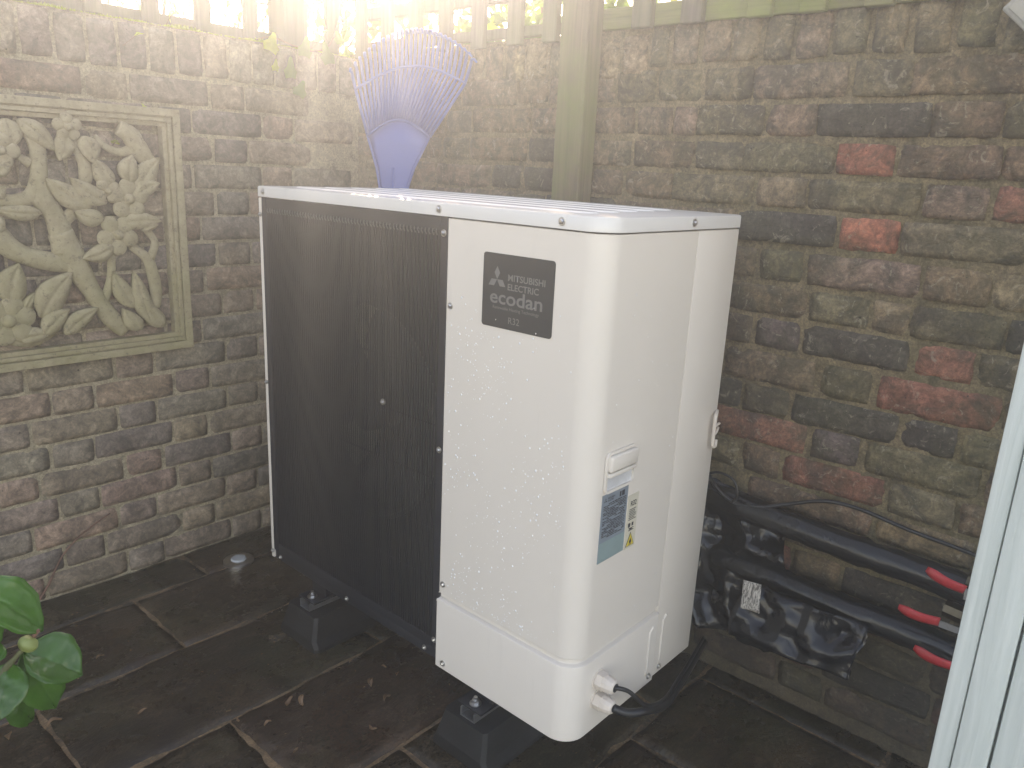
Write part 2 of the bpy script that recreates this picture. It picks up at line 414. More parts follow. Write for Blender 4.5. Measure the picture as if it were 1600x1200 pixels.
# ---- left wall: Flemish bond, 73 mm courses
wl = mortar_core('brick_wall', -1.9, XR+.21, GZ-.08, TOP, .011, lambda u, d, z: (u, YL-d, z), .215, 3.3, M_ML, .0028)
tag(wl, 'garden wall of grey stock bricks with the carved stone panel hung on it', 'brick wall')
LP = [(.25, .185, .135), (.225, .165, .125), (.20, .16, .12), (.27, .20, .14), (.215, .175, .135), (.165, .13, .11), (.27, .18, .13), (.24, .19, .135)]
varS = [obj for obj in ()]; stre = []; head = []
for k in range(14):
    bm = brick_bm(.2155, .0665, 100+k, 10, 4, .6); me = bpy.data.meshes.new('brick'); bm.normal_update(); bm.to_mesh(me); bm.free()
    me.materials.append(M_BL); [setattr(p, 'use_smooth', True) for p in me.polygons]; stre.append(me)
    bm = brick_bm(.1025, .0665, 200+k, 6, 4, .6); me = bpy.data.meshes.new('brick'); bm.normal_update(); bm.to_mesh(me); bm.free()
    me.materials.append(M_BL); [setattr(p, 'use_smooth', True) for p in me.polygons]; head.append(me)
rr = random.Random(5)
def colvar(c, a=.12):
    f = rr.uniform(1-a, 1+a); return (c[0]*f, c[1]*f*rr.uniform(.96, 1.04), c[2]*f*rr.uniform(.94, 1.06), 1)
nco = 19; hc = (CB-.006-GZ)/nco
course = 0; nl = 0
for k in range(nco):
    z0 = CB-.0085-(k+1)*hc + .004
    period = .335; u = XR-.005 - (.02 if k % 2 else .1875) - rr.uniform(-.012, .012)
    i = 0
    while u > -1.35:
        L = .213 if i % 2 == 0 else .100
        me = rr.choice(stre if i % 2 == 0 else head)
        # bricks wholly hidden behind the carved panel's frame rails still exist: the openwork shows them
        o = obj('brick', me, None, wl, loc=(u-L/2, YL+rr.uniform(-.0015, .0015), z0+rr.uniform(-.002, .002)), rot=(0, rr.uniform(-.008, .008), 0))
        o.scale.x = rr.uniform(.98, 1.02); o.color = colvar(rr.choice(LP)); nl += 1
        u -= L + .0105 + rr.uniform(-.0015, .003); i += 1
soldL = []
for k in range(8):
    bm = brick_bm(.066, .111, 300+k, 5, 7, .8); me = bpy.data.meshes.new('brick'); bm.normal_update(); bm.to_mesh(me); bm.free()
    me.materials.append(M_BL); [setattr(p, 'use_smooth', True) for p in me.polygons]; soldL.append(me)
u = XR-.01
while u > -1.35:
    o = obj('brick', rr.choice(soldL), None, wl, loc=(u-.031, YL-.002, CB+rr.uniform(-.002, .003)), rot=(0, rr.uniform(-.03, .03), 0))
    o.color = colvar(rr.choice(LP)); u -= .074 + rr.uniform(0, .006); nl += 1
# ---- right wall: old soft bricks read off the photograph
wr = mortar_core('brick_wall', -1.25, YL+.05, GZ-.081, TOP+.012, .0105, lambda u, d, z: (XR-d, YL+.05-(u+1.25), z), .215, 8.8, M_MR, .0036)
tag(wr, 'old mossy brick wall with scattered red bricks behind the heat pump', 'brick wall')
def on_r(x, y): p = at(x, y, 0, XR); return p.y, p.z
def q3(X, Y): return 1040+X/2.857, Y/2.857
def q5(X, Y): return 1040+X/2.857, 400+Y/2.857
BROWN = (.18, .12, .078); GREEN = (.155, .125, .075); RED = (.33, .115, .08); DRED = (.27, .115, .08); PUR = (.13, .09, .09)
DARK = (.085, .07, .056); PINK = (.24, .155, .12); TAN = (.22, .16, .105); OCH = (.26, .19, .11)
measured = [  # z0, z1, photo Y at which the joints were read, zoom, [(x0, x1, colour)]
 (1.252, 1.317, 'a', [(-25, 155, GREEN, 400), (180, 385, GREEN, 390), (392, 805, TAN, 370), (848, 1100, GREEN, 330), (1108, 1760, BROWN, 300)]),
 (1.175, 1.236, 'a', [(-120, 25, TAN, 560), (40, 132, PINK, 555), (145, 432, GREEN, 550), (452, 668, BROWN, 545), (682, 1185, DARK, 520), (1200, 1505, BROWN, 510), (1525, 1820, GREEN, 500)]),
 (1.100, 1.158, 'a', [(-140, 122, BROWN, 710), (140, 342, GREEN, 710), (350, 752, GREEN, 705), (772, 1022, RED, 700), (1040, 1500, BROWN, 700), (1515, 1900, BROWN, 700)]),
 (1.025, 1.085, 'a', [(-180, 20, BROWN, 860), (35, 385, GREEN, 860), (412, 622, TAN, 865), (636, 1132, GREEN, 880), (1165, 1440, PINK, 885), (1480, 1760, DRED, 890)]),
 (.949, 1.012, 'a', [(320, 752, DARK, 1025), (782, 1038, RED, 1050), (1060, 1620, GREEN, 1065), (1640, 1900, BROWN, 1065)]),
 (.866, .930, 'b', [(150, 392, BROWN, 50), (420, 605, GREEN, 55), (635, 1135, PINK, 85), (1160, 1450, BROWN, 120), (1475, 1760, OCH, 130)]),
 (.788, .849, 'b', [(100, 268, GREEN, 200), (285, 625, BROWN, 210), (645, 905, GREEN, 240), (925, 1085, OCH, 260), (1100, 1520, GREEN, 300), (1540, 1800, DARK, 330)]),
 (.713, .775, 'b', [(265, 375, BROWN, 345), (402, 592, PUR, 360), (612, 1085, DARK, 420), (1118, 1375, DRED, 475), (1402, 1640, GREEN, 500)]),
 (.628, .696, 'b', [(80, 240, BROWN, 480), (255, 662, BROWN, 510), (700, 915, GREEN, 560), (945, 1500, DRED, 630), (1520, 1800, BROWN, 690)]),
 (.555, .617, 'b', [(100, 332, DARK, 610), (350, 545, GREEN, 640), (562, 1035, DARK, 720), (1055, 1295, DARK, 815), (1328, 1480, GREEN, 850)]),
 (.484, .548, 'b', [(190, 625, DRED, 780), (650, 855, PUR, 875), (885, 1405, GREEN, 970), (1430, 1700, BROWN, 1060)]),
 (.408, .472, 'b', [(80, 320, GREEN, 880), (342, 502, BROWN, 920), (520, 978, DRED, 1005), (1000, 1300, GREEN, 1080), (1320, 1700, BROWN, 1150)]),
 (.338, .393, 'b', [(-120, 140, BROWN, 960), (360, 930, BROWN, 1080), (950, 1400, OCH, 1180)]),
]
def rbrick(y0, y1, z0, z1, c, seed):          # y0 > y1 (picture left to right)
    L = y0-y1; nx = max(5, int(L/.014))
    L += .004; z0 -= .0015; z1 += .0015
    bm = brick_bm(L, z1-z0, seed, nx, 5, 1.25)
    o = obj('brick', bm, M_BR, wr, smooth=True, loc=(XR+rr.uniform(-.002, .0015), (y0+y1)/2, z0), rot=(0, 0, -PI/2))
    o.color = colvar(c, .14)
seed = 1000
RP = [BROWN, BROWN, GREEN, GREEN, TAN, DARK, BROWN, DRED, OCH, PINK, GREEN]
for z0, z1, zm, lst in measured:
    fn = q3 if zm == 'a' else q5
    ys = []
    for x0, x1, c, Y in lst:
        a = on_r(*fn(x0, Y))[0]; b_ = on_r(*fn(x1, Y))[0]; ys += [a, b_]; seed += 1
        rbrick(a, b_, z0, z1, c, seed)
    u = max(ys)+.014                          # carry the bond on to the corner
    i = seed % 2
    while u < YL-.06:
        L = min((.215 if i % 2 == 0 else .102)*rr.uniform(.95, 1.04), YL-.005-u)
        seed += 1; rbrick(u+L, u, z0+rr.uniform(-.003, .003), z1+rr.uniform(-.003, .003), rr.choice(RP[:7] if z0 > .9 else RP), seed)
        u += L+.013; i += 1
    u = min(ys)-.014
    while u > -.90:
        L = (.215 if i % 2 == 0 else .102); seed += 1; rbrick(u, u-L, z0, z1, rr.choice(RP), seed); u -= L+.013; i += 1
z = .338-.0745; k = 0
while z > GZ-.02:
    u = .42 + (.11 if k % 2 else 0); i = k
    while u > -.90:
        L = (.215 if i % 2 == 0 else .102)*rr.uniform(.95, 1.04); seed += 1
        rbrick(u, u-L, z, z+.061, rr.choice([BROWN, DARK, GREEN, DRED, BROWN]), seed); u -= L+.013; i += 1
    z -= .0745; k += 1
# coping soldiers: measured joints, then generic towards the corner
js = [(-60, 20), (38, 150), (168, 292), (305, 425), (445, 570), (590, 735), (745, 905), (925, 1078), (1105, 1270), (1300, 1480), (1505, 1680)]
ys = []
for a, b_ in js:
    y0 = on_r(*q3(a, 200))[0]; y1 = on_r(*q3(b_, 150))[0]; ys += [y0, y1]; seed += 1
    bm = brick_bm(y0-y1, .092, seed, 6, 8, 1.4)
    o = obj('brick', bm, M_BR, wr, smooth=True, loc=(XR-.002, (y0+y1)/2, 1.329+rr.uniform(-.006, .004)), rot=(0, 0, -PI/2))
    o.color = colvar(rr.choice([TAN, TAN, BROWN, GREEN]), .12)
u = max(ys)+.012
while u < YL-.05:
    L = rr.uniform(.058, .068); seed += 1
    bm = brick_bm(L, .09, seed, 5, 7, 1.3)
    o = obj('brick', bm, M_BR, wr, smooth=True, loc=(XR-.002, u+L/2, 1.310+rr.uniform(-.004, .004)), rot=(0, 0, -PI/2))
    o.color = colvar(rr.choice([TAN, BROWN, GREEN, OCH]), .12); u += L+.014
# moss along the arris of the left coping
bm = B(); rm = random.Random(3)
def tuft(bm, p, s, n, rnd):
    for _ in range(n):
        a = rnd.uniform(0, 2*PI); d = Vector((math.cos(a), math.sin(a), 0)); h = s*rnd.uniform(.5, 1.2)
        q = p + Vector((rnd.gauss(0, s*.5), rnd.gauss(0, s*.5), 0)); e = d.cross(Vector((0, 0, 1)))*s*.16
        top = q + d*h*.5 + Vector((0, 0, h))
        v = [bm.verts.new(q-e), bm.verts.new(q+e), bm.verts.new(top)]; bm.faces.new(v)
u = -.62
while u < XR-.03:
    big = noise.noise(Vector((u*9, 1, 0)))
    s = .0045 + .014*max(0, big) ; 
    tuft(bm, Vector((u, YL+rm.uniform(-.006, .012), TOP-.002+.002*noise.noise(Vector((u*30, 0, 0))))), s, 7 if big < .1 else 16, rm)
    u += .0035
for _ in range(900):
    tuft(bm, Vector((rm.uniform(-.6, XR), YL+rm.uniform(.0, .2), TOP-.002)), .007, 3, rm)
tag(obj('moss', bm, M_MOSS), 'sunlit yellow green moss along the top edge of the left wall', 'moss', kind='stuff')

# ------------------------------------------------------------------ trellis fences
RTOP = TOP+.012
fl = empty('trellis_fence', (0, YL+.05, TOP), 'open square timber trellis on top of the wall with the carved panel', 'trellis')
YT = YL+.035
def batten(parent, name, lo, hi, m, bev=.002): return obj(name, box(B(), lo, hi, bev, 1), m, parent)
batten(fl, 'rail', (-1.5, YT, TOP+.002), (XR-.07, YT+.022, TOP+.034), M_TREL)
batten(fl, 'rail', (-1.5, YT, TOP+.24), (XR-.07, YT+.022, TOP+.275), M_TREL)
for k in range(15):
    x = .272 - .1475*k
    batten(fl, 'upright', (x-.021, YT-.022, TOP+.004), (x+.021, YT-.002, TOP+.30), M_TREL)
batten(fl, 'corner_post', (.375, YT-.03, TOP+.002), (.46, YT+.06, TOP+.34), M_TREL)
batten(fl, 'upright', (.535, YT-.022, TOP+.004), (.585, YT-.002, TOP+.30), M_TREL)
fr = empty('trellis_fence', (XR+.05, .5, RTOP), 'slatted timber trellis with ivy behind on top of the right hand wall', 'trellis')
XT = XR-.012
batten(fr, 'rail', (XT, .64, 1.42), (XT+.022, 1.47, 1.447), M_TREL)
batten(fr, 'rail', (XT, .64, 1.512), (XT+.022, 1.47, 1.548), M_TREL)
batten(fr, 'rail', (XT-.002, -1.1, 1.417), (XT+.022, .53, 1.466), M_TRELG)
batten(fr, 'rail', (XT-.002, -1.1, 1.505), (XT+.022, .53, 1.541), M_TRELG)
for y in (1.44, 1.31, 1.18, 1.048, .915, .778, .655, .528, .377, .245, .085, -.03, -.16, -.3, -.44, -.6, -.75, -.9):
    wdt = .024 if y > .5 else .027
    batten(fr, 'slat', (XT-.021, y-wdt, 1.398 if y > .5 else 1.412), (XT-.001, y+wdt, 1.72), M_TREL if y > .1 else M_TRELG)
po = batten(None, 'fence_post', (.572, .498, GZ-.02), (XR-.012, .584, 1.82), M_POST, .003)
tag(po, 'green algae stained square timber post standing against the right hand wall', 'post')

# ------------------------------------------------------------------ heat pump
HW, HD, HH = 1.05, .474, 1.009
hp = empty('heat_pump', (0, 0, 0), 'white and charcoal air source heat pump standing on black rubber feet', 'heat pump')
def lprofile(y_end, x_end, rad, off, n=10):      # outline from the front (x=0, y=y_end) round the near corner to the side (y=0, x=x_end)
    pts = [(-off, y_end)]
    for k in range(n+1):
        a = PI + (PI/2)*k/n
        pts.append((rad + math.cos(a)*(rad+off), rad + math.sin(a)*(rad+off)))
    pts.append((x_end, -off)); return pts
def shell(bm, outer, inner, stations):           # stations: (z, extra offset); outer profile lerps towards inner when offset < 0
    pass
def lpanel(name, y_end, x_end, levels, thick=.012, rad=.047, m=M_WHITE, parent=hp):
    bm = B(); rows_ = []
    for z, off in levels:
        rows_.append([bm.verts.new((x, y, z)) for x, y in lprofile(y_end, x_end, rad, off)])
    for a, b_ in zip(rows_[:-1], rows_[1:]):
        for k in range(len(a)-1): bm.faces.new((a[k], a[k+1], b_[k+1], b_[k]))
    bm.normal_update(); bmesh.ops.solidify(bm, geom=bm.faces[:], thickness=thick)
    o = obj(name, fixn(bm), m, parent, smooth=True)
    md = o.modifiers.new('bevel', 'BEVEL'); md.width = .0012; md.segments = 2; md.limit_method = 'ANGLE'; md.angle_limit = R_(50)
    o.data.set_sharp_from_angle(angle=R_(35))
    return o
lpanel('front_panel', .371, .3035, [(.1745, -.003), (.1760, 0.0), (.9805, 0.0)])
lpanel('lower_panel', .3745, .3035, [(-.008, .0035), (.1560, .0035), (.1590, .0025), (.1605, -.0002), (.1625, -.0065), (.1775, -.0075)])
def spanel(name, lo, hi, m, bev=.002, parent=hp): 
    o = obj(name, box(B(), lo, hi, bev, 2), m, parent, smooth=True); o.data.set_sharp_from_angle(angle=R_(35)); return o
spanel('side_panel', (.3045, -.0005, -.004), (HD-.002, .012, .9805), M_WHITE)
spanel('back_panel', (HD-.012, .0125, 0), (HD-.002, HW-.014, .9805), M_WHITE)
spanel('left_panel', (0, HW-.013, .002), (HD-.002, HW-.001, .9805), M_WHITE)
spanel('base_pan', (.004, .376, .0), (HD-.014, HW-.015, .026), M_CHAR)
# embossed service ribs low on the side
for xx, z1, yy in ((.272, .135, -.0042), (.331, .140, -.001)):
    bm = B(); tube(bm, smooth_path([(xx, yy, .02), (xx, yy, z1-.02), (xx+.003, yy, z1-.008), (xx+.012, yy, z1)], 5), .0028, 8)
    obj('pressed_rib', bm, M_WHITE, hp, smooth=True)
# lid
bm = B(); rad = .047
def lidring(off, z):
    pts = []
    for (cx, cy, r_, a0) in ((rad, rad, rad+off, PI), (HD-.008, .008, .008+off, 1.5*PI), (HD-.008, HW-.008, .008+off, 0), (.008, HW-.008, .008+off, .5*PI)):
        n = 10 if r_ > .03 else 4
        for k in range(n+1):
            a = a0 + (PI/2)*k/n; pts.append(bm.verts.new((cx+math.cos(a)*r_, cy+math.sin(a)*r_, z)))
    return pts
rings = [lidring(.0005, .9835), lidring(.003, .9835), lidring(.003, HH-.0045), lidring(.0015, HH-.0012), lidring(-.0025, HH)]
for a, b_ in zip(rings[:-1], rings[1:]):
    for k in range(len(a)): bm.faces.new((a[k], a[(k+1) % len(a)], b_[(k+1) % len(a)], b_[k]))
bm.faces.new(rings[-1]); bm.faces.new(rings[0][::-1])
lid = obj('lid', fixn(bm), M_LID, hp, smooth=True); lid.data.set_sharp_from_angle(angle=R_(40))
for k in range(5):
    xc = .075 + .081*k; hw = .0235; y0 = .075+.012*k; y1 = HW-.07
    poly = []
    for (cy, a0) in ((y0+hw, PI), (y1-hw, 0)):
        for q in range(9):
            a = a0 + PI*q/8; poly.append((xc+math.cos(a)*hw, cy+math.sin(a)*hw))
    bm = B(); prs = []
    for ins, zz in ((0, HH-.0005), (.004, HH+.0026), (.006, HH+.0030)):
        cx = xc; cyy = (y0+y1)/2; prs.append([bm.verts.new((cx+(x-cx)*(1-ins/hw), cyy+(y-cyy)*(1-ins/((y1-y0)/2)), zz)) for x, y in poly])
    for a, b_ in zip(prs[:-1], prs[1:]):
        for i in range(len(a)): bm.faces.new((a[i], a[(i+1) % len(a)], b_[(i+1) % len(a)], b_[i]))
    bm.faces.new(prs[-1]); obj('pressed_rib', fixn(bm), M_LID, lid, smooth=False)
# grille side
gy0, gy1, gz0, gz1 = .3725, HW-.0145, .027, .9815
bm = B()
box(bm, (.000, gy0, gz0), (.012, gy0+.020, gz1), .001, 1); box(bm, (.000, gy1-.020, gz0), (.012, gy1, gz1), .001, 1)
box(bm, (.0005, gy0+.0205, gz1-.028), (.012, gy1-.0205, gz1), .001, 1); box(bm, (.0005, gy0+.0205, gz0), (.012, gy1-.0205, gz0+.025), .001, 1)
gf = obj('grille_frame', bm, M_CHAR, hp)
bm = B(); y = gy0+.0245
while y < gy1-.022:
    box(bm, (.001, y-.0011, gz0+.024), (.0052, y+.0011, gz1-.027)); y += .0080
tag(obj('grille_bars', bm, M_CHAR, gf), kind='stuff')
bm = B()
for k in range(8):
    z = gz0+.045+.12*k; box(bm, (.0054, gy0+.015, z-.0013), (.0080, gy1-.015, z+.0016))
tag(obj('cross_wires', bm, M_CHAR, gf), kind='stuff')
bm = B(); y = gy0+.03
while y < gy1-.02:                          # pressed nibs along the top of the grille
    tube(bm, [(-.001, y, gz1-.024), (-.003, y-.001, gz1-.030), (-.001, y-.003, gz1-.036)], .0011, 5); y += .0108
tag(obj('nibs', bm, M_FAN, gf, smooth=True), kind='stuff')
# fan chamber: bell mouth, fan, coil behind
FC = Vector((.055, .705, .505))
bm = B(); n = 48; R0 = .262
outer = [(gy0+.004, gz0), (gy1-.004, gz1)]
ring = [bm.verts.new((FC.x, FC.y+R0*math.cos(2*PI*k/n), FC.z+R0*math.sin(2*PI*k/n))) for k in range(n)]
def sq(a):
    c, s = math.cos(a), math.sin(a); hx, hz = (gy1-gy0)/2-.004, (gz1-gz0)/2; k_ = min(hx/abs(c) if abs(c) > 1e-6 else 9e9, hz/abs(s) if abs(s) > 1e-6 else 9e9)
    return (FC.x-.0, (gy0+gy1)/2+c*k_, (gz0+gz1)/2+s*k_)
sqv = [bm.verts.new(sq(2*PI*k/n)) for k in range(n)]
for k in range(n): bm.faces.new((sqv[k], sqv[(k+1) % n], ring[(k+1) % n], ring[k]))
r2 = [bm.verts.new((FC.x+.09, v.co.y, v.co.z)) for v in ring]
for k in range(n): bm.faces.new((ring[k], ring[(k+1) % n], r2[(k+1) % n], r2[k]))
obj('fan_shroud', bm, M_CAV, hp, smooth=False)
bm = B(); tube(bm, [(FC.x-.006, FC.y+(R0+.004)*math.cos(2*PI*k/64), FC.z+(R0+.004)*math.sin(2*PI*k/64)) for k in range(65)], .0055, 6, False)
obj('bell_mouth', bm, M_FAN, hp, smooth=True)
fan = obj('fan', tube(B(), [(.05, FC.y, FC.z), (.056, FC.y, FC.z), (.13, FC.y, FC.z)], [.03, .055, .06], 20), M_FAN, hp, smooth=True)
for k in range(3):
    bm = B(); V = {}
    for i in range(7):
        for j in range(9):
            rr_ = .055+.195*i/6; a = 2*PI*k/3 + (j/8-.5)*1.45 + .35*i/6
            V[i, j] = bm.verts.new((.07+.055*(j/8)+.01*math.sin(i), FC.y+rr_*math.cos(a), FC.z+rr_*math.sin(a)))
    for i in range(6):
        for j in range(8): bm.faces.new((V[i, j], V[i+1, j], V[i+1, j+1], V[i, j+1]))
    bm.normal_update(); bmesh.ops.solidify(bm, geom=bm.faces[:], thickness=.003); obj('blade', bm, M_FAN, fan, smooth=True)
bm = B(); box(bm, (.40, gy0+.01, .03), (.44, gy1-.01, .975)); obj('coil', bm, M_FIN, hp)
# screws
def screw(p, n_, r=.0058, parent=hp):
    bm = B(); n_ = Vector(n_); 
    tube(bm, [Vector(p)-n_*.002, Vector(p)+n_*.0006, Vector(p)+n_*.0009], [r*1.35, r*1.35, r*1.1], 14)
    tube(bm, [Vector(p)+n_*.0008, Vector(p)+n_*.0035, Vector(p)+n_*.005], [r*.86, r*.84, r*.45], 6)
    obj('screw', bm, M_STEEL, parent)
for y, z in ((1.022, .996), (.395, .996), (.092, .996)): screw((-.003, y, z), (-1, 0, 0))
for y, z in ((.383, .951), (.359, .812), (.382, .504), (.360, .199), (.384, .050), (.350, .008), (.566, .566)): screw((-.0045 if (y < .37 and z < .1) else -.0005, y, z), (-1, 0, 0), .0052)
for y in (.419, .71, 1.009): screw((.003, y, .012), (-1, 0, 0), .0048)
for z in (.94, .509, .022): screw((-.0005, 1.042, z), (-1, 0, 0), .0046)
screw((.277, -.003, .996), (0, -1, 0)); screw((.284, -.0045, .012), (0, -1, 0), .0055); screw((.333, -.0005, .012), (0, -1, 0), .0055)
# rain beads on the white panels
def drops(name, n, fn, parent, smin=.0007, smax=.0023, seed=4):
    rd = random.Random(seed); bm = B()
    for _ in range(n):
        p, nn, s = fn(rd); s = s*(smin + (smax-smin)*rd.random()**3)
        m4 = Matrix.Translation(p) @ Matrix.Diagonal((*(1.0 - .45*abs(Vector(nn))[i] if False else 1.0 for i in range(3)), 1)) 
        r = bmesh.ops.create_icosphere(bm, subdivisions=1, radius=s)
        e = rd.uniform(1, 1.5)
        for v in r['verts']:
            c = v.co; c.z *= e
            if abs(nn[0]) > .5: c.x *= .6
            else: c.y *= .6
            v.co = c + Vector(p)
    o = obj(name, bm, M_DROP, parent, smooth=True); tag(o, kind='stuff')
m_, t_, b_ = mat('sky_white_rain_bead'); M_DROP = m_
b_.inputs['Base Color'].default_value = (.9, .9, .9, 1); b_.inputs['Roughness'].default_value = .05; b_.inputs['Coat Weight'].default_value = 1.0  # opaque white stands for the bright sky seen in clear beads
def df(rd):
    while True:
        y = rd.uniform(.05, .365); z = .18+.66*rd.random()**1.25
        if noise.noise(Vector((y*9, z*5, 2))) + .35 > rd.random()*.9: return (-.0004, y, z), (1, 0, 0), 1
drops('rain_beads', 560, df, hp)
drops('rain_beads', 150, lambda rd: ((-.0018, rd.uniform(.05, .37), rd.uniform(0, .155)), (1, 0, 0), 1.0), hp, seed=8)
drops('rain_beads', 90, lambda rd: ((rd.uniform(.05, .3), -.0004, rd.uniform(.2, .95)), (0, 1, 0), .7), hp, seed=11)
# badge
def text_mesh(txt, size, fr, extr=.0004, shear=0, sx=1.0, bold=0.0, spacing=1.0):
    cu = bpy.data.curves.new('t', 'FONT'); cu.body = txt; cu.size = size; cu.offset = bold; cu.space_character = spacing; cu.shear = shear
    cu.resolution_u = 4
    o = bpy.data.objects.new('t', cu); C.objects.link(o)
    dg = bpy.context.evaluated_depsgraph_get(); me = bpy.data.meshes.new_from_object(o.evaluated_get(dg))
    bpy.data.objects.remove(o); bpy.data.curves.remove(cu)
    for v in me.vertices: v.co = fr(v.co.x*sx, v.co.y, 0)
    return me
def rrect(w0, h0, r, n=5):
    p = []
    for cx, cy, a0 in ((w0-r, h0-r, 0), (r, h0-r, PI/2), (r, r, PI), (w0-r, r, 1.5*PI)):
        for k in range(n+1): a = a0+PI/2*k/n; p.append((cx+r*math.cos(a), cy+r*math.sin(a)))
    return p
BY, BZ, BW, BHt = .2725, .790, .1705, .1375
fb = lambda u, v, d: Vector((-.0006-d, BY-u, BZ+v))
bd = obj('badge', fixn(prism(B(), rrect(BW, BHt, .006), fb, -.0005, .0006)), M_BADGE, hp)
def bt(txt, u, v, size, width, bold=0.0, name='lettering', parent=bd, m=M_PRINT, fr0=fb, d=.0011):
    me = text_mesh(txt, size, lambda a, b, c: Vector((a, b, 0)), bold=bold)
    xs = [q.co.x for q in me.vertices]; s = width/(max(xs)-min(xs)); x0 = min(xs)
    for q in me.vertices: q.co = fr0(u+(q.co.x-x0)*s, v+q.co.y, d)
    me.name = name; return obj(name, me, m, parent)
bt('MITSUBISHI', .063, .0905, .0165, .088, .0003)
bt('ELECTRIC', .063, .0735, .0165, .074, .0003)
bt('ecodan', .020, .046, .036, .127, .0006)
bt('Renewable Heating Technology', .028, .0355, .0085, .112, .0)
bt('R32', .068, .0115, .0175, .027, .0001)
def diamonds(fr0, cx, cy, s, parent, m, d=.0011, name='logo'):
    bm = B()
    for a0 in (90, 210, 330):
        a = R_(a0); c = Vector((math.cos(a), math.sin(a))); t = Vector((-c.y, c.x))
        P = [(0, 0), (c*s*.5 + t*s*.289), c*s, (c*s*.5 - t*s*.289)]
        vs = [bm.verts.new(fr0(cx+p[0], cy+p[1], d)) for p in P]; bm.faces.new(vs)
    return obj(name, bm, m, parent)
diamonds(fb, .036, .090, .0245, bd, M_PRINT)
# side handle recess, labels
fs = lambda u, v, d: Vector((u, -.0008-d, v))
bm = B()
def ring_rect(bm, x0, x1, z0, z1, r, w_, d):
    o_ = [(x0+u, z0+v) for u, v in rrect(x1-x0, z1-z0, r)]; i_ = [(x0+w_+u, z0+w_+v) for u, v in rrect(x1-x0-2*w_, z1-z0-2*w_, max(.001, r-w_))]
    A = [bm.verts.new(fs(u, v, 0)) for u, v in o_]; A2 = [bm.verts.new(fs(u, v, d)) for u, v in o_]
    I2 = [bm.verts.new(fs(u, v, d)) for u, v in i_]; I = [bm.verts.new(fs(u, v, 0)) for u, v in i_]
    n = len(A)
    for k in range(n):
        q = (k+1) % n
        bm.faces.new((A[k], A[q], A2[q], A2[k])); bm.faces.new((A2[k], A2[q], I2[q], I2[k])); bm.faces.new((I2[k], I2[q], I[q], I[k]))
ring_rect(bm, .048, .145, .512, .592, .012, .005, .005)
hd = obj('side_handle', fixn(bm), M_WHITE, hp, smooth=True); hd.data.set_sharp_from_angle(angle=R_(40))
obj('handle_bar', box(B(), (.053, -.0135, .556), (.141, -.0012, .586), .003, 2), M_WHITE, hd, smooth=True)
obj('handle_bar', box(B(), (.053, -.0115, .545), (.141, -.0010, .553), .002, 2), M_WHITE, hd, smooth=True)
bm = B()
V = [bm.verts.new(p) for p in ((.053, -.0014, .517), (.140, -.0014, .517), (.140, -.0016, .545), (.053, -.0016, .545))]; bm.faces.new(V)
M_REC = simple('recess_paint', (.60, .61, .62), .35, noise_amt=.1)
obj('recess_floor', bm, M_REC, hd)
rl = obj('rating_label', box(B(), (.049, -.0013, .371), (.134, .0, .509)), [M_LABB], hp)
obj('label_foot', box(B(), (.0492, -.00165, .3712), (.1338, -.0012, .412)), M_LABT, rl)
fl_ = lambda u, v, d: Vector((.049+u, -.0014-d, .371+v))
diamonds(fl_, .010, .126, .0055, rl, M_INK, .0004)
bt('MITSUBISHI', .018, .1275, .0048, .022, .0001, 'print', rl, M_INK, fl_, .0004); bt('ELECTRIC', .018, .1225, .0048, .019, .0001, 'print', rl, M_INK, fl_, .0004)
bm = B(); rd = random.Random(6)
z = .117
while z > .047:
    u = .005; 
    while u < .076:
        l = rd.uniform(.004, .016)
        if rd.random() < .82: box(bm, (.049+u, -.0022, .371+z), (.049+min(u+l, .079), -.0016, .371+z+rd.choice([.0011, .0016])))
        u += l+.0022
    z -= .0034
for a, b2, c, d in ((.064, .122, .072, .132), (.056, .122, .060, .132)): box(bm, (.049+a, -.0022, .371+b2), (.049+c, -.0016, .371+d))
tag(obj('print_lines', bm, M_INK, rl), kind='stuff')
wlb = obj('warning_label', box(B(), (.1385, -.0013, .369), (.1745, .0, .483)), M_LABC, hp)
fw = lambda u, v, d: Vector((.1385+u, -.0014-d, .369+v))
bt('R32', .009, .0905, .0150, .020, .0003, 'print', wlb, M_INK, fw, .0004)
bm = B(); z = .083
while z > .058:
    box(bm, (.1385+.006, -.0022, .369+z), (.1385+.006+rd.uniform(.018, .025), -.0016, .369+z+.0011)); z -= .0036
for a, b2, c, d in ((.006, .046, .013, .0545), (.019, .047, .024, .054), (.008, .038, .026, .0392), (.008, .0425, .026, .0435), (.012, .040, .020, .042)): box(bm, (.1385+a, -.0022, .369+b2), (.1385+c, -.0016, .369+d))
tag(obj('print_lines', bm, M_INK, wlb), kind='stuff')
def tri(bm, cx, cy, s, fr0, d, z0=0):
    vs = [bm.verts.new(fr0(cx+s*math.cos(R_(a))*1.0, cy+s*math.sin(R_(a))*1.15, d)) for a in (90, 210, 330)]; bm.faces.new(vs); return bm
obj('triangle_border', tri(B(), .0175, .0145, .0175, fw, .0004), M_INK, wlb); obj('triangle_sign', tri(B(), .0175, .0143, .0150, fw, .0008), M_YEL, wlb)
bm = B(); P = [(-.003, 0), (-.0042, .004), (-.002, .0075), (-.001, .006), (.0005, .0115), (.0025, .007), (.0042, .004), (.003, 0)]
bm.faces.new([bm.verts.new(fw(.0175+u, .0105+v, .0012)) for u, v in P]); box(bm, (.1385+.013, -.0028, .369+.0080), (.1385+.022, -.0026, .369+.0092))
obj('flame_symbol', bm, M_INK, wlb)
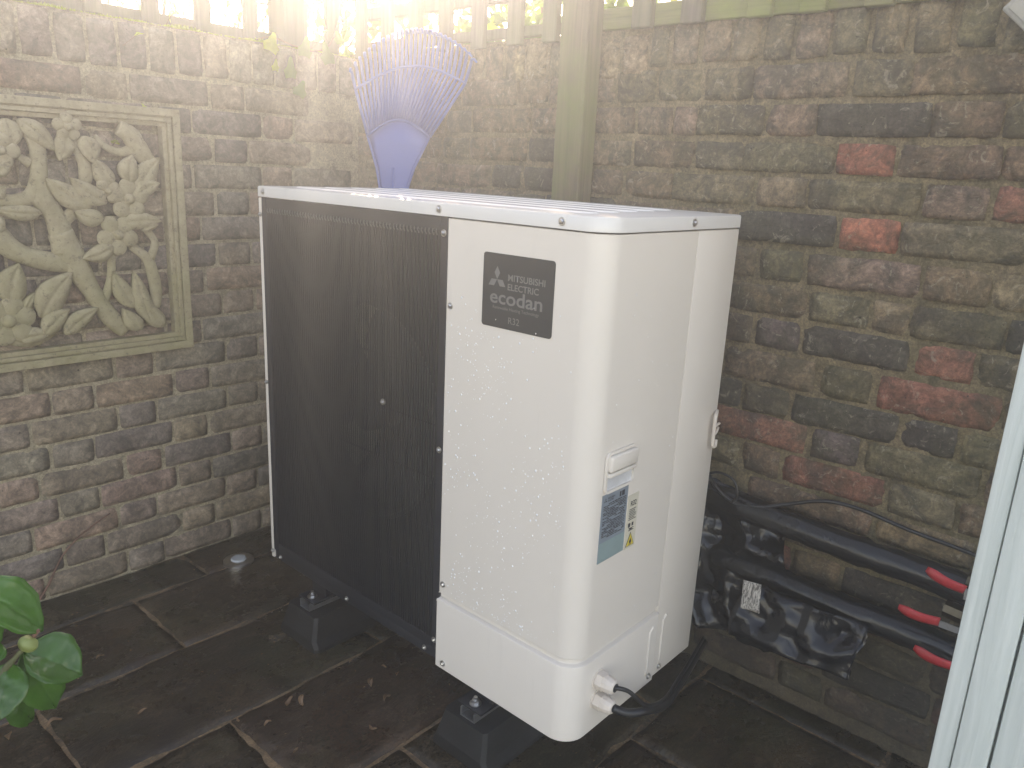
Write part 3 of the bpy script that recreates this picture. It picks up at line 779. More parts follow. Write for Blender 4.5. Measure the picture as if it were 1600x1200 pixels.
# rear hook handle
bm = B(); tube(bm, smooth_path([(.470, -.001, .588), (.449, -.010, .586), (.443, -.012, .575), (.444, -.012, .525), (.449, -.012, .513), (.460, -.011, .513), (.466, -.008, .524)], 4), .0042, 8)
tube(bm, smooth_path([(.446, -.010, .556), (.458, -.010, .560), (.474, -.008, .560)], 3), .003, 8); tube(bm, smooth_path([(.452, -.010, .54), (.462, -.010, .545), (.474, -.006, .55)], 3), .003, 8)
obj('rear_handle', bm, M_NYLON, hp, smooth=True)
# cable glands
def gland(x, z, s, hole):
    g = B()
    tube(g, [(x, -.0015, z), (x, -.006, z)], .0205*s, 18); tube(g, [(x, -.006, z), (x, -.0065, z), (x, -.0215, z), (x, -.0225, z)], [.016*s, .0195*s, .0195*s, .017*s], 6)
    tube(g, [(x, -.022, z), (x, -.032, z), (x, -.042, z), (x, -.0455, z)], [.0175*s, .0172*s, .0145*s, .0115*s], 12)
    o = obj('cable_gland', g, M_NYLON, hp); obj('bore', tube(B(), [(x, -.0455, z), (x, -.0462, z)], hole, 12), M_CAV, o)
gland(.083, .108, 1.0, .009); gland(.083, .062, 1.0, .0075)
screwfeet = None

# cables (rest on the patio, run round the back)
ca = [(.083, -.044, .108), (.105, -.062, .098)]
cb_ = [(.083, -.044, .062), (.105, -.066, .050)]
run = [at(1012, 1110, 1, -.085), at(1040, 1100, 1, -.07), at(1062, 1068, 1, -.04), at(1085, 1030, 1, .0), at(1108, 985, 1, .05), at(1118, 930, 0, .56)]
c1 = tube(B(), smooth_path([Vector(q) for q in ca] + [q + Vector((0, .004, .010)) for q in run], 8), .0045, 8)
tag(obj('power_cable', c1, M_CABLE, smooth=True), 'thin black cable leaving the upper white gland', 'cable')
c2 = tube(B(), smooth_path([Vector(q) for q in cb_] + run, 8), .0088, 10)
tag(obj('power_cable', c2, M_CABLE, smooth=True), 'thick black cable leaving the lower white gland', 'cable')

# rubber feet
def foot(yc, label):
    f = empty('rubber_foot', (.24, yc, GZ), label, 'foot', 'black rubber feet under the heat pump')
    prof = [(-.085, GZ+.001), (.085, GZ+.001), (.085, GZ+.012), (.074, GZ+.03), (.062, GZ+.088), (-.062, GZ+.088), (-.074, GZ+.03), (-.085, GZ+.012)]
    bm = B(); rows_ = []
    for xx, s in ((-.062, .90), (-.052, 1.0), (.53, 1.0), (.54, .9)):
        rows_.append([bm.verts.new((xx + (.016 if z > GZ+.05 and xx < 0 else 0), yc+y*s, z)) for y, z in prof])
    for a, b2 in zip(rows_[:-1], rows_[1:]):
        for k in range(8): bm.faces.new((a[k], a[(k+1) % 8], b2[(k+1) % 8], b2[k]))
    bm.faces.new(rows_[0][::-1]); bm.faces.new(rows_[-1])
    obj('block', fixn(bm), M_RUB, f)
    bm = B(); z0 = GZ+.088
    box(bm, (-.036, yc-.021, z0), (.52, yc+.021, z0+.003)); box(bm, (-.036, yc-.021, z0+.003), (.52, yc-.018, z0+.021)); box(bm, (-.036, yc+.018, z0+.003), (.52, yc+.021, z0+.021))
    obj('channel', bm, M_ZINC, f)
    bm = B(); box(bm, (-.030, yc-.034, z0+.0215), (.46, yc+.034, z0+.026)); obj('mounting_rail', bm, M_CHAR, f)
    bm = B(); tube(bm, [(-.012, yc, z0+.026), (-.012, yc, z0+.028)], .013, 18); tube(bm, [(-.012, yc, z0+.028), (-.012, yc, z0+.036)], .0085, 6); tube(bm, [(-.012, yc, z0+.036), (-.012, yc, z0+.043)], .0045, 10)
    obj('bolt', bm, M_STEEL, f)
    bm = B(); box(bm, (.01, yc-.03, z0+.027), (.44, yc+.03, .0)); obj('leg_bracket', bm, M_CHAR, f)
foot(.238, 'black rubber foot under the near end of the heat pump'); foot(.838, 'black rubber foot under the far end of the heat pump')

# ------------------------------------------------------------------ carved stone panel
YP = 1.448
pn = empty('carved_panel', (-.33, YP, .86), 'square mossy cast stone panel carved with blossom branches', 'wall panel')
def A_(X, Y): return X/5.333, 130+Y/5.333
def B_(X, Y): return X/5.107, 355+Y/5.107
def pp(fn, X, Y, y=YP): return at(*fn(X, Y), 1, y)
px0, px1, pz0, pz1 = -.655, .008, .528, 1.190
def rail(lo0, lo1, lo2, axis, side):
    bm = B()
    # stepped moulding: outer band, groove, inner bead
    for a, b2, d in ((0, .020, .040), (.020, .0235, .031), (.0235, .034, .036), (.034, .046, .026)):
        if axis == 'h':
            z0 = pz1-b2 if side > 0 else pz0+a; z1 = pz1-a if side > 0 else pz0+b2
            box(bm, (px0+a, YL-.004-d, z0), (px1-a, YL-.004, z1), .0012, 1)
        else:
            x0 = px1-b2 if side > 0 else px0+a; x1 = px1-a if side > 0 else px0+b2
            box(bm, (x0, YL-.0045-d, pz0+b2), (x1, YL-.0045, pz1-b2), .0012, 1)
    return obj('frame_rail', bm, M_STONE, pn)
rail(0, 0, 0, 'h', 1); rail(0, 0, 0, 'h', -1); rail(0, 0, 0, 'v', 1); rail(0, 0, 0, 'v', -1)
def cleaf(p0, p1, wid, lift=0.0):              # base, tip (on the carving plane), full width
    d = (p1-p0); L = d.length; d.normalize(); s = Vector((-d.z, 0, d.x)); nn = Vector((0, -1, 0)); bm = B()
    rows_ = []
    for i in range(9):
        t = i/8; wv = wid/2*math.sin(PI*min(1, t**.8*.98+.03))**.8*(1 if t < .97 else .15)
        c = p0+d*L*t + s*wid*.12*math.sin(PI*t)
        rows_.append([bm.verts.new(c+s*wv*q + nn*(lift + .008*(1-q*q)*math.sin(PI*t*.9+.2) - (.0035 if q == 0 else 0) + .0015*math.sin(i*2+q*3))) for q in (-1, -.55, -.12, 0, .12, .55, 1)])
    for a, b2 in zip(rows_[:-1], rows_[1:]):
        for k in range(6): bm.faces.new((a[k], a[k+1], b2[k+1], b2[k]))
    r = bmesh.ops.extrude_face_region(bm, geom=bm.faces[:])
    for v in [g for g in r['geom'] if isinstance(g, bmesh.types.BMVert)]: v.co += Vector((0, .011+lift*.4, 0))
    obj('leaf', fixn(bm), M_STONE, pn, smooth=True)
leaves = [(A_, 40, 290, 95, 555, 140, 0), (A_, 150, 300, 470, 570, 120, .002), (A_, 535, 420, 490, 648, 125, .004), (A_, 690, 440, 770, 668, 135, .006),
 (A_, 940, 850, 782, 622, 125, .004), (A_, 1075, 830, 1095, 595, 140, .006), (A_, 1150, 900, 1325, 618, 150, .002), (A_, 1130, 930, 1325, 830, 120, .006),
 (A_, 760, 1030, 372, 788, 150, .004), (A_, 880, 1000, 575, 783, 130, .007), (A_, 860, 1130, 608, 1068, 120, .008), (A_, 1010, 1170, 1342, 1148, 120, .006),
 (A_, 345, 1080, -60, 1050, 100, .003), (A_, -40, 760, 95, 675, 95, .004), (A_, -40, 950, 45, 868, 90, .004), (A_, -60, 1180, 45, 1215, 110, .004),
 (B_, 895, 150, 648, 250, 120, .008), (B_, 85, 610, 150, 288, 190, .003), (B_, 325, 720, 577, 355, 190, .004), (B_, 345, 850, 550, 650, 130, .008),
 (B_, 510, 850, 777, 638, 120, .009), (B_, 1080, 640, 900, 350, 130, .003), (B_, 1210, 760, 1068, 350, 130, .006), (B_, 1130, 810, 978, 650, 120, .008),
 (B_, 1310, 790, 1140, 580, 130, .004), (B_, 190, 700, 280, 520, 70, 0), (B_, 150, 900, 420, 850, 110, .003), (B_, 1130, 20, 1260, -20, 70, .004)]
KS = 1/5.3/560.0                               # zoom pixels -> metres on the wall (about)
for fn, xa, ya, xb, yb, wd, lf in leaves: cleaf(pp(fn, xa, ya), pp(fn, xb, yb), wd*KS*1.14, lf)
branches = [(A_, [(250, 400), (300, 500), (320, 640), (320, 800), (260, 940), (100, 985), (-80, 960)], [100, 95, 92, 100, 95, 80, 80]),
 (A_, [(320, 780), (350, 960), (440, 1080), (500, 1220), (540, 1420)], [90, 130, 120, 135, 150]),
 (A_, [(100, 575), (170, 620), (250, 665)], [38, 42, 60]), (A_, [(610, 480), (680, 620), (715, 740), (700, 860)], [70, 70, 85, 70]),
 (A_, [(780, 440), (880, 530), (1000, 575), (1120, 545)], [40, 42, 50, 80]), (A_, [(980, 370), (1080, 430), (1150, 540), (1250, 680)], [90, 120, 130, 100]),
 (A_, [(620, 1060), (560, 1120), (470, 1170)], [70, 80, 90]),
 (B_, [(-60, 20), (60, 150), (200, 225), (380, 270), (600, 290)], [130, 125, 110, 115, 130]),
 (B_, [(480, 40), (560, 220), (640, 360), (740, 520), (820, 640), (900, 740), (1000, 830)], [150, 170, 150, 110, 110, 115, 90]),
 (B_, [(890, 205), (885, 400), (850, 530), (820, 620)], [50, 55, 58, 60]), (B_, [(1040, 150), (1170, 245), (1220, 380), (1245, 520), (1240, 640)], [45, 70, 85, 85, 60]),
 (B_, [(1165, 20), (1235, 120), (1200, 250)], [45, 50, 60]), (B_, [(-40, 640), (60, 860), (260, 900), (420, 830)], [90, 90, 80, 60])]
for fn, pts, rs in branches:
    P = smooth_path([pp(fn, *q, YP+.012) for q in pts], 5); rr2 = []
    for i in range(len(P)):
        t = i/5; k0 = min(int(t), len(rs)-2); f_ = t-k0; rr2.append((rs[k0]*(1-f_)+rs[k0+1]*f_)*KS*.62*(1+.06*noise.noise(P[i]*60)))
    bm = tube(B(), P, rr2, 12)
    for v in bm.verts: v.co.y = YP+.012 + (v.co.y-(YP+.012))*.62
    obj('branch', bm, M_STONE, pn, smooth=True)
def flower(fn, X, Y, r, petals=5, a0=0):
    c = pp(fn, X, Y, YP-.006); r *= KS; bm = B()
    def dome(cc, rx, h):
        g = bmesh.ops.create_icosphere(bm, subdivisions=3, radius=1)
        for v in g['verts']: v.co = Vector((cc.x+v.co.x*rx, cc.y+v.co.y*h, cc.z+v.co.z*rx))
    for k in range(petals):
        a = a0+2*PI*k/petals; dome(c+Vector((math.cos(a)*r, .004, math.sin(a)*r)), r*.72, .0085)
    dome(c+Vector((0, -.003, 0)), r*.42, .014); dome(c+Vector((0, .01, 0)), r*.9, .013)
    obj('flower', bm, M_STONE, pn, smooth=True)
flower(A_, 565, 365, 62, 5, -.9); flower(A_, 1075, 965, 95, 5, .3); flower(B_, 945, 60, 95, 5, .9); flower(B_, 70, 750, 110, 6, .2); flower(A_, 5, 560, 75, 5, 0)
flower(A_, 900, 900, 60, 4, .6)

# ------------------------------------------------------------------ rake in the corner
PR = Vector((.36, 1.18, 1.1)); NR = Vector((-.78, -.62, .02)).normalized()
rk = empty('leaf_rake', at(617, 330, 0, .3)*0 + on(617, 330, PR, NR), 'blue plastic leaf rake leaning head up in the corner behind the heat pump', 'rake')
m_, t_, b_ = mat('blue_plastic'); b_.inputs['Base Color'].default_value = (.05, .11, .36, 1); b_.inputs['Roughness'].default_value = .4
tb = N(t_, 'ShaderNodeBsdfTranslucent', inp={0: (.08, .17, .5, 1)}); ms = N(t_, 'ShaderNodeMixShader', inp={0: .2})
t_.links.new(b_.outputs[0], ms.inputs[1]); t_.links.new(tb.outputs[0], ms.inputs[2]); t_.links.new(ms.outputs[0], t_.nodes['Material Output'].inputs[0]); M_BLUE = m_
def rp(x, y, lift=0.0): return on(x, y, PR, NR) + NR*lift
nt_ = 27
def lower(t): return (575+(672-575)*t, 213-26*math.sin(PI*t)+1*t)
def upper(t): return (556+(727-556)*t, 140-33*math.sin(PI*(t*.96)) - 6*t)
def tip(t):
    a = R_(180-(180-2*38)*0) 
    return (549+(738-549)*t, 116-60*math.sin(PI*min(1, t*.97+.02))**.75 - 18*t)
for k in range(nt_):
    t = k/(nt_-1); a, b2, c = lower(t), upper(t), tip(t)
    dx, dy = c[0]-b2[0], c[1]-b2[1]
    e = rp(c[0]+dx*.06+(3+5*t), c[1]+abs(dy)*.10+3, .034)
    P = [rp(*a), rp((a[0]+b2[0])/2, (a[1]+b2[1])/2, .002), rp(*b2, .003), rp(b2[0]+dx*.8, b2[1]+dy*.8, .004), rp(c[0], c[1], .012), rp(c[0]+2+2*t, c[1]+1, .022), e]
    obj('tine', tube(B(), P, [.0046, .0046, .0046, .0046, .0044, .004, .003], 6), M_BLUE, rk, smooth=True)
obj('cross_band', tube(B(), [rp(*upper(k/16), .007) for k in range(17)], .0042, 6), M_BLUE, rk, smooth=True)
bm = B(); rows_ = []
sides = [(586, 345, 634, 345), (591, 318, 634, 318), (594, 292, 638, 292), (589, 262, 648, 262), (582, 236, 661, 236), (575, 213, 672, 214)]
for i, (xa, ya, xb, yb) in enumerate(sides):
    rows_.append([bm.verts.new(rp(xa+(xb-xa)*t, (ya+(yb-ya)*t) - (26*math.sin(PI*t) if i == 5 else 13*math.sin(PI*t) if i == 4 else 0), .002+.006*math.sin(PI*t))) for t in [q/10 for q in range(11)]])
for a, b2 in zip(rows_[:-1], rows_[1:]):
    for k in range(10): bm.faces.new((a[k], a[k+1], b2[k+1], b2[k]))
bm.normal_update(); bmesh.ops.solidify(bm, geom=bm.faces[:], thickness=.003); obj('head_plate', bm, M_BLUE, rk, smooth=True)
obj('plate_rim', tube(B(), [rp(*lower(k/12), .009) for k in range(13)], .0036, 6), M_BLUE, rk, smooth=True)
for q in (0, 10): obj('edge_rib', tube(B(), [r.copy() for r in [rp(s[0] if q == 0 else s[2], s[1], .006) for s in sides]], .0036, 6), M_BLUE, rk, smooth=True)
obj('centre_rib', tube(B(), [rp(612, 345, .012), rp(616, 262, .006)], .005, 6), M_BLUE, rk, smooth=True)
top = rp(611, 330, .0); bot = Vector((.56, 1.40, GZ+.01)); bot = Vector((top.x-.04, top.y+.0, GZ+.012))
obj('handle', tube(B(), [top, bot], .0125, 12), M_TREL, rk, smooth=True)

# ------------------------------------------------------------------ pipes, valves, polythene by the right wall
def wobble_pipe(y0, y1, x, z0, z1, r, label, sd_):
    P = []; rs = []
    n = 46
    for k in range(n+1):
        t = k/n; y = y0+(y1-y0)*t
        P.append((x+.004*noise.noise(Vector((y*8, sd_, 0))), y, z0+(z1-z0)*t+.006*noise.noise(Vector((y*6, sd_, 5)))))
        rs.append(r*(1+.10*noise.noise(Vector((y*34, sd_, 1)))+.05*noise.noise(Vector((y*90, sd_, 1)))))
    bm = tube(B(), P, rs, 18)
    for v in bm.verts: v.co += Vector((.003*noise.noise(v.co*70), 0, .004*noise.noise(v.co*48)))
    return tag(obj('insulated_pipe', bm, M_FOAM, smooth=True), label, 'pipe', 'black lagged pipes along the foot of the right hand wall')
wobble_pipe(.10, -.9, .595, .338, .300, .031, 'upper black lagged pipe running along the right hand wall', 2.2)
wobble_pipe(.02, -.9, .590, .190, .165, .031, 'lower black lagged pipe running along the right hand wall', 6.1)
# cable over the upper pipe
cp = [at(1108, 742, 0, .57), at(1122, 765, 0, .56), at(1150, 786, 0, .57), at(1190, 792, 0, .58), at(1236, 787, 0, .6), at(1290, 783, 0, .612), at(1345, 796, 0, .62), at(1420, 828, 0, .622), at(1500, 858, 0, .622), at(1580, 890, 0, .622)]
tag(obj('wall_cable', tube(B(), smooth_path(cp, 6), .0045, 8), M_CABLE, smooth=True), 'black cable looping along the wall above the upper pipe', 'cable')
cl = [at(x, y, 0, .55) for x, y in ((1100, 742), (1122, 738), (1146, 750), (1152, 775), (1144, 785))]
tag(obj('cable_loop', tube(B(), smooth_path(cl, 6), .0032, 8), M_CABLE, smooth=True), 'thin black cable loop beside the white rear handle of the heat pump', 'cable')
# crumpled polythene sheet: heap between unit and wall
def sheet(name, corners, nx, ny, amp, label, seed_, thick=.0015, m=M_POLY, parent=None):
    a, b2, c, d = [Vector(p) for p in corners]; bm = B(); V = {}
    nn = (b2-a).cross(d-a).normalized()
    if nn.dot(CAM-a) < 0: nn = -nn
    for i in range(nx+1):
        for j in range(ny+1):
            u, v = i/nx, j/ny; p = (a*(1-u)+b2*u)*(1-v)+(d*(1-u)+c*u)*v
            q = p*9+Vector((seed_, 0, 0))
            f_ = 1-abs(noise.noise(q)*2); g_ = 1-abs(noise.noise(q*2.6)*2)
            edge = .018*(noise.noise(q*1.7+Vector((9, 9, 9))))
            p = p + nn*amp*(f_*.7+g_*.35-.5) + (a-c).normalized()*(min(1, amp*25)*edge if (i in (0, nx) or j in (0, ny)) else 0)
            V[i, j] = bm.verts.new(p)
    for i in range(nx):
        for j in range(ny): bm.faces.new((V[i, j], V[i+1, j], V[i+1, j+1], V[i, j+1]))
    bm.normal_update(); bmesh.ops.solidify(bm, geom=bm.faces[:], thickness=thick)
    o = obj(name, bm, m, parent, smooth=True)
    return tag(o, label, 'plastic sheet') if label else o
sheet('polythene_sheet', [(.60, .30, .44), (.615, -.13, .335), (.56, -.20, .03), (.53, .28, -.02)], 40, 30, .05, 'black crumpled polythene draped over the pipes beside the heat pump', 1.3)
sheet('polythene_sheet', [(.535, -.10, .185), (.535, -.36, .19), (.50, -.36, .07), (.50, -.08, .06)], 26, 14, .035, 'black polythene wrapped round the lower pipe left of the red levers', 5.3)
m_, t_, b_ = mat('torn_paper'); c = mix(t_, ramp(t_, nz(t_, 70, 4, .8, scaled(t_, (1, 2.5, .7)), 1.5), [(.44, 1), (.56, 0)]), (.55, .52, .47), (.10, .09, .08)); t_.links.new(c, b_.inputs['Base Color']); b_.inputs['Roughness'].default_value = .8; M_PAPER = m_
tc = [at(x, y, 0, .475) for x, y in ((1162, 905), (1189, 913), (1187, 957), (1158, 950))]
tg = sheet('paper_tag', tc, 10, 12, .006, None, 3.3, m=M_PAPER); tag(tg, 'torn white paper tag stuck to the black polythene', 'tag')
def valve(pa, pb, label, wd=.011):
    a = at(*pa, 0, .525); b2 = at(*pb, 0, .535)
    vv = empty('ball_valve', a.lerp(b2, .9)+Vector((.03, 0, 0)), label, 'valve', 'red lever valves on the pipes')
    d = (b2-a).normalized(); s = d.cross(Vector((-1, 0, 0))).normalized(); L = (b2-a).length; bm = B(); rows_ = []
    for i in range(11):
        t = i/10; w_ = wd*(.55+.45*math.sin(min(1, t*4)*PI/2))*(1-.15*t); bend = .010*math.sin(PI*t)
        c0 = a+d*L*t+Vector((-bend, 0, 0))
        rows_.append([bm.verts.new(c0+s*w_*q+Vector((-.004*(1-abs(q)), 0, 0))) for q in (-1, -.6, 0, .6, 1)])
    for p_, q_ in zip(rows_[:-1], rows_[1:]):
        for k in range(4): bm.faces.new((p_[k], p_[k+1], q_[k+1], q_[k]))
    bm.normal_update(); bmesh.ops.solidify(bm, geom=bm.faces[:], thickness=.006); obj('lever', fixn(bm), M_RED, vv, smooth=True)
    e = b2+d*.045
    obj('lever_plate', box(B(), (b2.x-.002, min(b2.y, e.y), min(b2.z, e.z)-.006), (b2.x+.001, max(b2.y, e.y), max(b2.z, e.z)+.004)), M_ZINC, vv)
    bm = B(); tube(bm, [e+Vector((-.006, 0, 0)), e+Vector((.04, 0, 0))], .009, 10); tube(bm, [e+Vector((.05, .05, .01)), e+Vector((.05, -.05, 0))], [.019, .019], 8); obj('body', bm, M_BRASS, vv)
valve((1448, 889), (1508, 922), 'upper red lever valve beside the shed boards on the top pipe')
valve((1404, 948), (1468, 972), 'middle red lever valve showing its whole length beside a grey stub')
valve((1428, 1011), (1490, 1042), 'lowest red lever valve beside the shed boards near the floor')

# ------------------------------------------------------------------ shed boards on the right, wall light
sh = empty('shed', (.1, -.75, GZ), 'pale grey green painted shed boards at the right edge', 'shed')
SX = .10
e0 = at(1531, 840, 0, SX).y; e1 = at(1560, 840, 0, SX).y; e2 = at(1497+110, 840, 0, SX).y
yA = e0; yB = e0-.0275; yC = e0-.071
spanel('edge_trim', (SX-.004, yB+.0012, GZ+.004), (SX+.05, yA, 2.1), M_SHED, .003, sh)
spanel('board', (SX-.010, yC+.0012, GZ+.004), (SX+.02, yB-.0004, 2.1), M_SHED, .003, sh)
for k in range(3):
    y1 = yC-.0012-.105*k; spanel('board', (SX-.006, y1-.1035, GZ+.004), (SX+.02, y1-.001, 2.1), M_SHED, .003, sh)
obj('side_wall', box(B(), (SX+.021, yA-.36, GZ+.004), (SX+.06, yA-.06, 2.05)), M_SHED, sh)
lb = empty('wall_light', (XR-.03, -.44, 1.40), 'pale grey square metal box tilted high on the right hand wall', 'wall light')
cc = at(1648, 10, 0, XR-.035); bm = B(); box(bm, (-.03, -.052, -.052), (.03, .052, .052), .004, 2)
bmesh.ops.rotate(bm, verts=bm.verts, cent=(0, 0, 0), matrix=Matrix.Rotation(R_(43), 3, 'X')); bmesh.ops.translate(bm, verts=bm.verts, vec=cc)
M_BOX = simple('pale_grey_box', (.33, .33, .30), .5, noise_amt=.15); obj('housing', bm, M_BOX, lb)
bm = B(); box(bm, (-.0335, -.044, -.044), (-.0305, .044, .044), .001, 1); bmesh.ops.rotate(bm, verts=bm.verts, cent=(0, 0, 0), matrix=Matrix.Rotation(R_(43), 3, 'X')); bmesh.ops.translate(bm, verts=bm.verts, vec=cc)
obj('face_plate', bm, M_BOX, lb)

# ------------------------------------------------------------------ ground light, leaves
p = at(373, 877, 2, GZ); p.z = GZ
gl = empty('ground_light', p, 'small round steel deck light set in the paving by the left wall', 'ground light')
obj('bezel', tube(B(), [p+Vector((0, 0, -.01)), p+Vector((0, 0, .006)), p+Vector((0, 0, .0085))], [.046, .046, .040], 32), M_STEEL, gl, smooth=False)
obj('lens', tube(B(), [p+Vector((0, 0, .0086)), p+Vector((0, 0, .013))], [.024, .020], 24), simple('frosted_lens', (.5, .52, .50), .2), gl)
def dleaf(x, y, s, a, sd_):
    p = at(x, y, 2, GZ+.006); rd = random.Random(sd_); bm = B(); rows_ = []
    curl = rd.uniform(.2, .5)
    for i in range(8):
        t = i/7; wv = .5*s*rd.uniform(.32, .5)*math.sin(PI*min(1, t*.94+.06))**.8
        cx = (t-.5)*s
        rows_.append([bm.verts.new((cx, wv*q+.1*s*math.sin(t*4), abs(q)*s*curl*.5 + .12*s*math.sin(t*PI*1.6+sd_))) for q in (-1, -.4, 0, .4, 1)])
    for p_, q_ in zip(rows_[:-1], rows_[1:]):
        for k in range(4): bm.faces.new((p_[k], p_[k+1], q_[k+1], q_[k]))
    bm.normal_update(); bmesh.ops.solidify(bm, geom=bm.faces[:], thickness=.0006)
    z = min(v.co.z for v in bm.verts)
    for v in bm.verts: v.co.z -= z
    return obj('fallen_leaf', bm, M_DRY, smooth=True, loc=(p.x, p.y, GZ+.002), rot=(0, 0, a))
dl = [(452, 1097, .03, .6, 'pale dry leaf left of its twin on the paving above the dark foot'), (472, 1095, .032, 1.1, 'pale dry leaf right beside its twin on the paving'), (580, 1066, .028, .9, 'curled tan leaf midway under the grille'),
      (605, 1090, .026, .3, 'rounded brown curled leaf on the paving under the grille'), (621, 1052, .018, .7, 'small brown leaf below the lower edge of the grille'), (582, 1137, .022, 1.8, 'narrow upright dry leaf nearest the near rubber foot'),
      (462, 1172, .016, .4, 'tiny round brown leaf on the front paving slab'), (548, 1032, .012, .4, 'tiny pale leaf on the joint between the two rubber feet'), (600, 1040, .014, 2., 'tiny dark leaf close to the bottom screw of the grille'),
      (85, 1128, .03, .2, 'orange brown dry leaf below the camellia'), (15, 1150, .03, 1.2, 'dull pink leaf in the lower left corner'), (357, 1110, .014, .2, 'small grey leaf by the crossing of two joints'),
      (372, 1124, .014, 1.5, 'small white leaf scrap on the crossing joint'), (222, 1111, .02, .1, 'thin pale leaf sliver on the front left paving'), (418, 1129, .018, .1, 'thin white sliver of leaf left of the dry pair'), (155, 1025, .018, .4, 'small tan leaf just right of the camellia leaves')]
for i, (x, y, s, a, lab) in enumerate(dl): tag(dleaf(x, y, s, a, i+3), lab, 'leaf', 'dry leaves fallen on the paving')
bm = B(); rd = random.Random(12)
for _ in range(420):
    x = rd.uniform(-.75, .5); y = rd.uniform(-.3, 1.45); s = rd.uniform(.0012, .0042); a = rd.uniform(0, PI)
    if noise.noise(Vector((x*4, y*4, 0))) < rd.uniform(-.3, .4): continue
    z = GZ+.004; d = Vector((math.cos(a), math.sin(a), 0)); e = Vector((-d.y, d.x, 0))
    P = [Vector((x, y, z))+d*s, Vector((x, y, z+s*.7))+e*s*.6, Vector((x, y, z))-d*s, Vector((x, y, z+s*.2))-e*s*.6]
    bm.faces.new([bm.verts.new(q) for q in P])
tag(obj('leaf_litter', bm, M_DRY), 'specks of leaf litter and grit scattered over the paving', 'litter', kind='stuff')

# climbing stem on left wall low
tw = smooth_path([at(x, y, 1, YL-.008) for x, y in ((57, 945), (75, 915), (98, 868), (128, 835), (172, 802))], 5)
tag(obj('dead_stem', tube(B(), tw, [.003]*8+[.0022]*(len(tw)-8), 6), M_TWIG, smooth=True), 'thin dead climber stem clinging low on the left wall', 'stem')

# ------------------------------------------------------------------ camellia
def cam_leaf(p0, p1, wid, nrm, cup=.3, seed_=0, name='leaf', parent=None, m=None, th=.0008, nseg=12):
    d = (p1-p0); L = d.length; d.normalize(); nrm = (nrm - d*nrm.dot(d)).normalized(); s = d.cross(nrm); bm = B(); rows_ = []
    qs = (-1, -.75, -.45, -.2, -.05, 0, .05, .2, .45, .75, 1)
    for i in range(nseg+1):
        t = i/nseg; wv = wid/2*(math.sin(PI*t**.85)**.75 if 0 < t < 1 else 0)+.0008
        if t > .8: wv *= 1-((t-.8)/.2)**2*.35
        c0 = p0+d*L*t - nrm*(L*.22*(t-.35)**2)
        rows_.append([bm.verts.new(c0+s*wv*q+nrm*(wv*cup*abs(q)**1.5 - (.0009 if abs(q) < .03 else 0) + .0016*math.sin(i*1.9+q*5+seed_))) for q in qs])
    for a, b2 in zip(rows_[:-1], rows_[1:]):
        for k in range(len(qs)-1): bm.faces.new((a[k], a[k+1], b2[k+1], b2[k]))
    bm.normal_update(); bmesh.ops.solidify(bm, geom=bm.faces[:], thickness=th)
    return obj(name, bm, m or M_CAM, parent, smooth=True)
cb = at(20, 1060, 1, .2); 
cm = empty('camellia', (cb.x-.10, cb.y, GZ), 'glossy green camellia shrub with one round bud at lower left', 'shrub')
def cp_(x, y, yy=.2): return at(x, y, 1, yy)
st = smooth_path([Vector((cb.x-.13, .24, GZ+.001)), Vector((cb.x-.12, .23, .1)), Vector((cb.x-.07, .21, .33)), cp_(-12, 1082), cp_(22, 1030), cp_(45, 1006)], 5)
obj('stem', tube(B(), st, [.008]*6+[.006]*6+[.004]*8+[.0028]*(len(st)-20), 8), M_BARK, cm, smooth=True)
toc = (CAM-cb).normalized()
def CL(p0, p1, w_, n_, cup=.3, y0=.2, y1=.2, s_=0): cam_leaf(cp_(*p0, y0), cp_(*p1, y1), w_, n_, cup, s_, 'leaf', cm)
CL((38, 1016), (132, 1052), .062, toc+Vector((.1, 0, .9)), .35, .2, .17, 1)      # large right leaf
CL((36, 1022), (92, 1112), .050, toc+Vector((.0, 0, .3)), .25, .215, .22, 2)      # lower middle
CL((15, 1035), (-6, 1128), .050, toc+Vector((-.1, 0, .5)), .25, .2, .17, 3)       # lower left
CL((-40, 915), (76, 982), .058, toc+Vector((.0, 0, 1.0)), .3, .19, .18, 4)        # upper left
CL((0, 990), (-30, 900), .055, toc+Vector((.3, 0, .2)), .3, .23, .25, 5)
CL((2, 968), (52, 925), .045, toc+Vector((.2, 0, .1)), .2, .235, .25, 6)
CL((-8, 1000), (-50, 1050), .05, toc+Vector((-.3, 0, .8)), .3, .2, .18, 7)
CL((-10, 1020), (-80, 960), .055, toc+Vector((-.3, 0, .8)), .3, .2, .2, 8)
CL((0, 1085), (60, 1125), .045, toc+Vector((0, 0, .6)), .2, .25, .27, 9)
bm = B(); g = bmesh.ops.create_icosphere(bm, subdivisions=3, radius=.0088)
bp = cp_(44, 1006, .19)
for v in g['verts']:
    q = v.co.copy(); q.z *= 1.35; q *= 1+.05*math.sin(math.atan2(q.y, q.x)*5+q.z*300); v.co = q
bmesh.ops.rotate(bm, verts=bm.verts, cent=(0, 0, 0), matrix=Matrix.Rotation(.8, 3, toc)); bmesh.ops.translate(bm, verts=bm.verts, vec=bp)
obj('bud', bm, M_BUD, cm, smooth=True)
obj('stem', tube(B(), [cp_(45, 1006, .2), cp_(52, 995, .19), cp_(60, 985, .18)], .0022, 6), M_TWIG, cm, smooth=True)

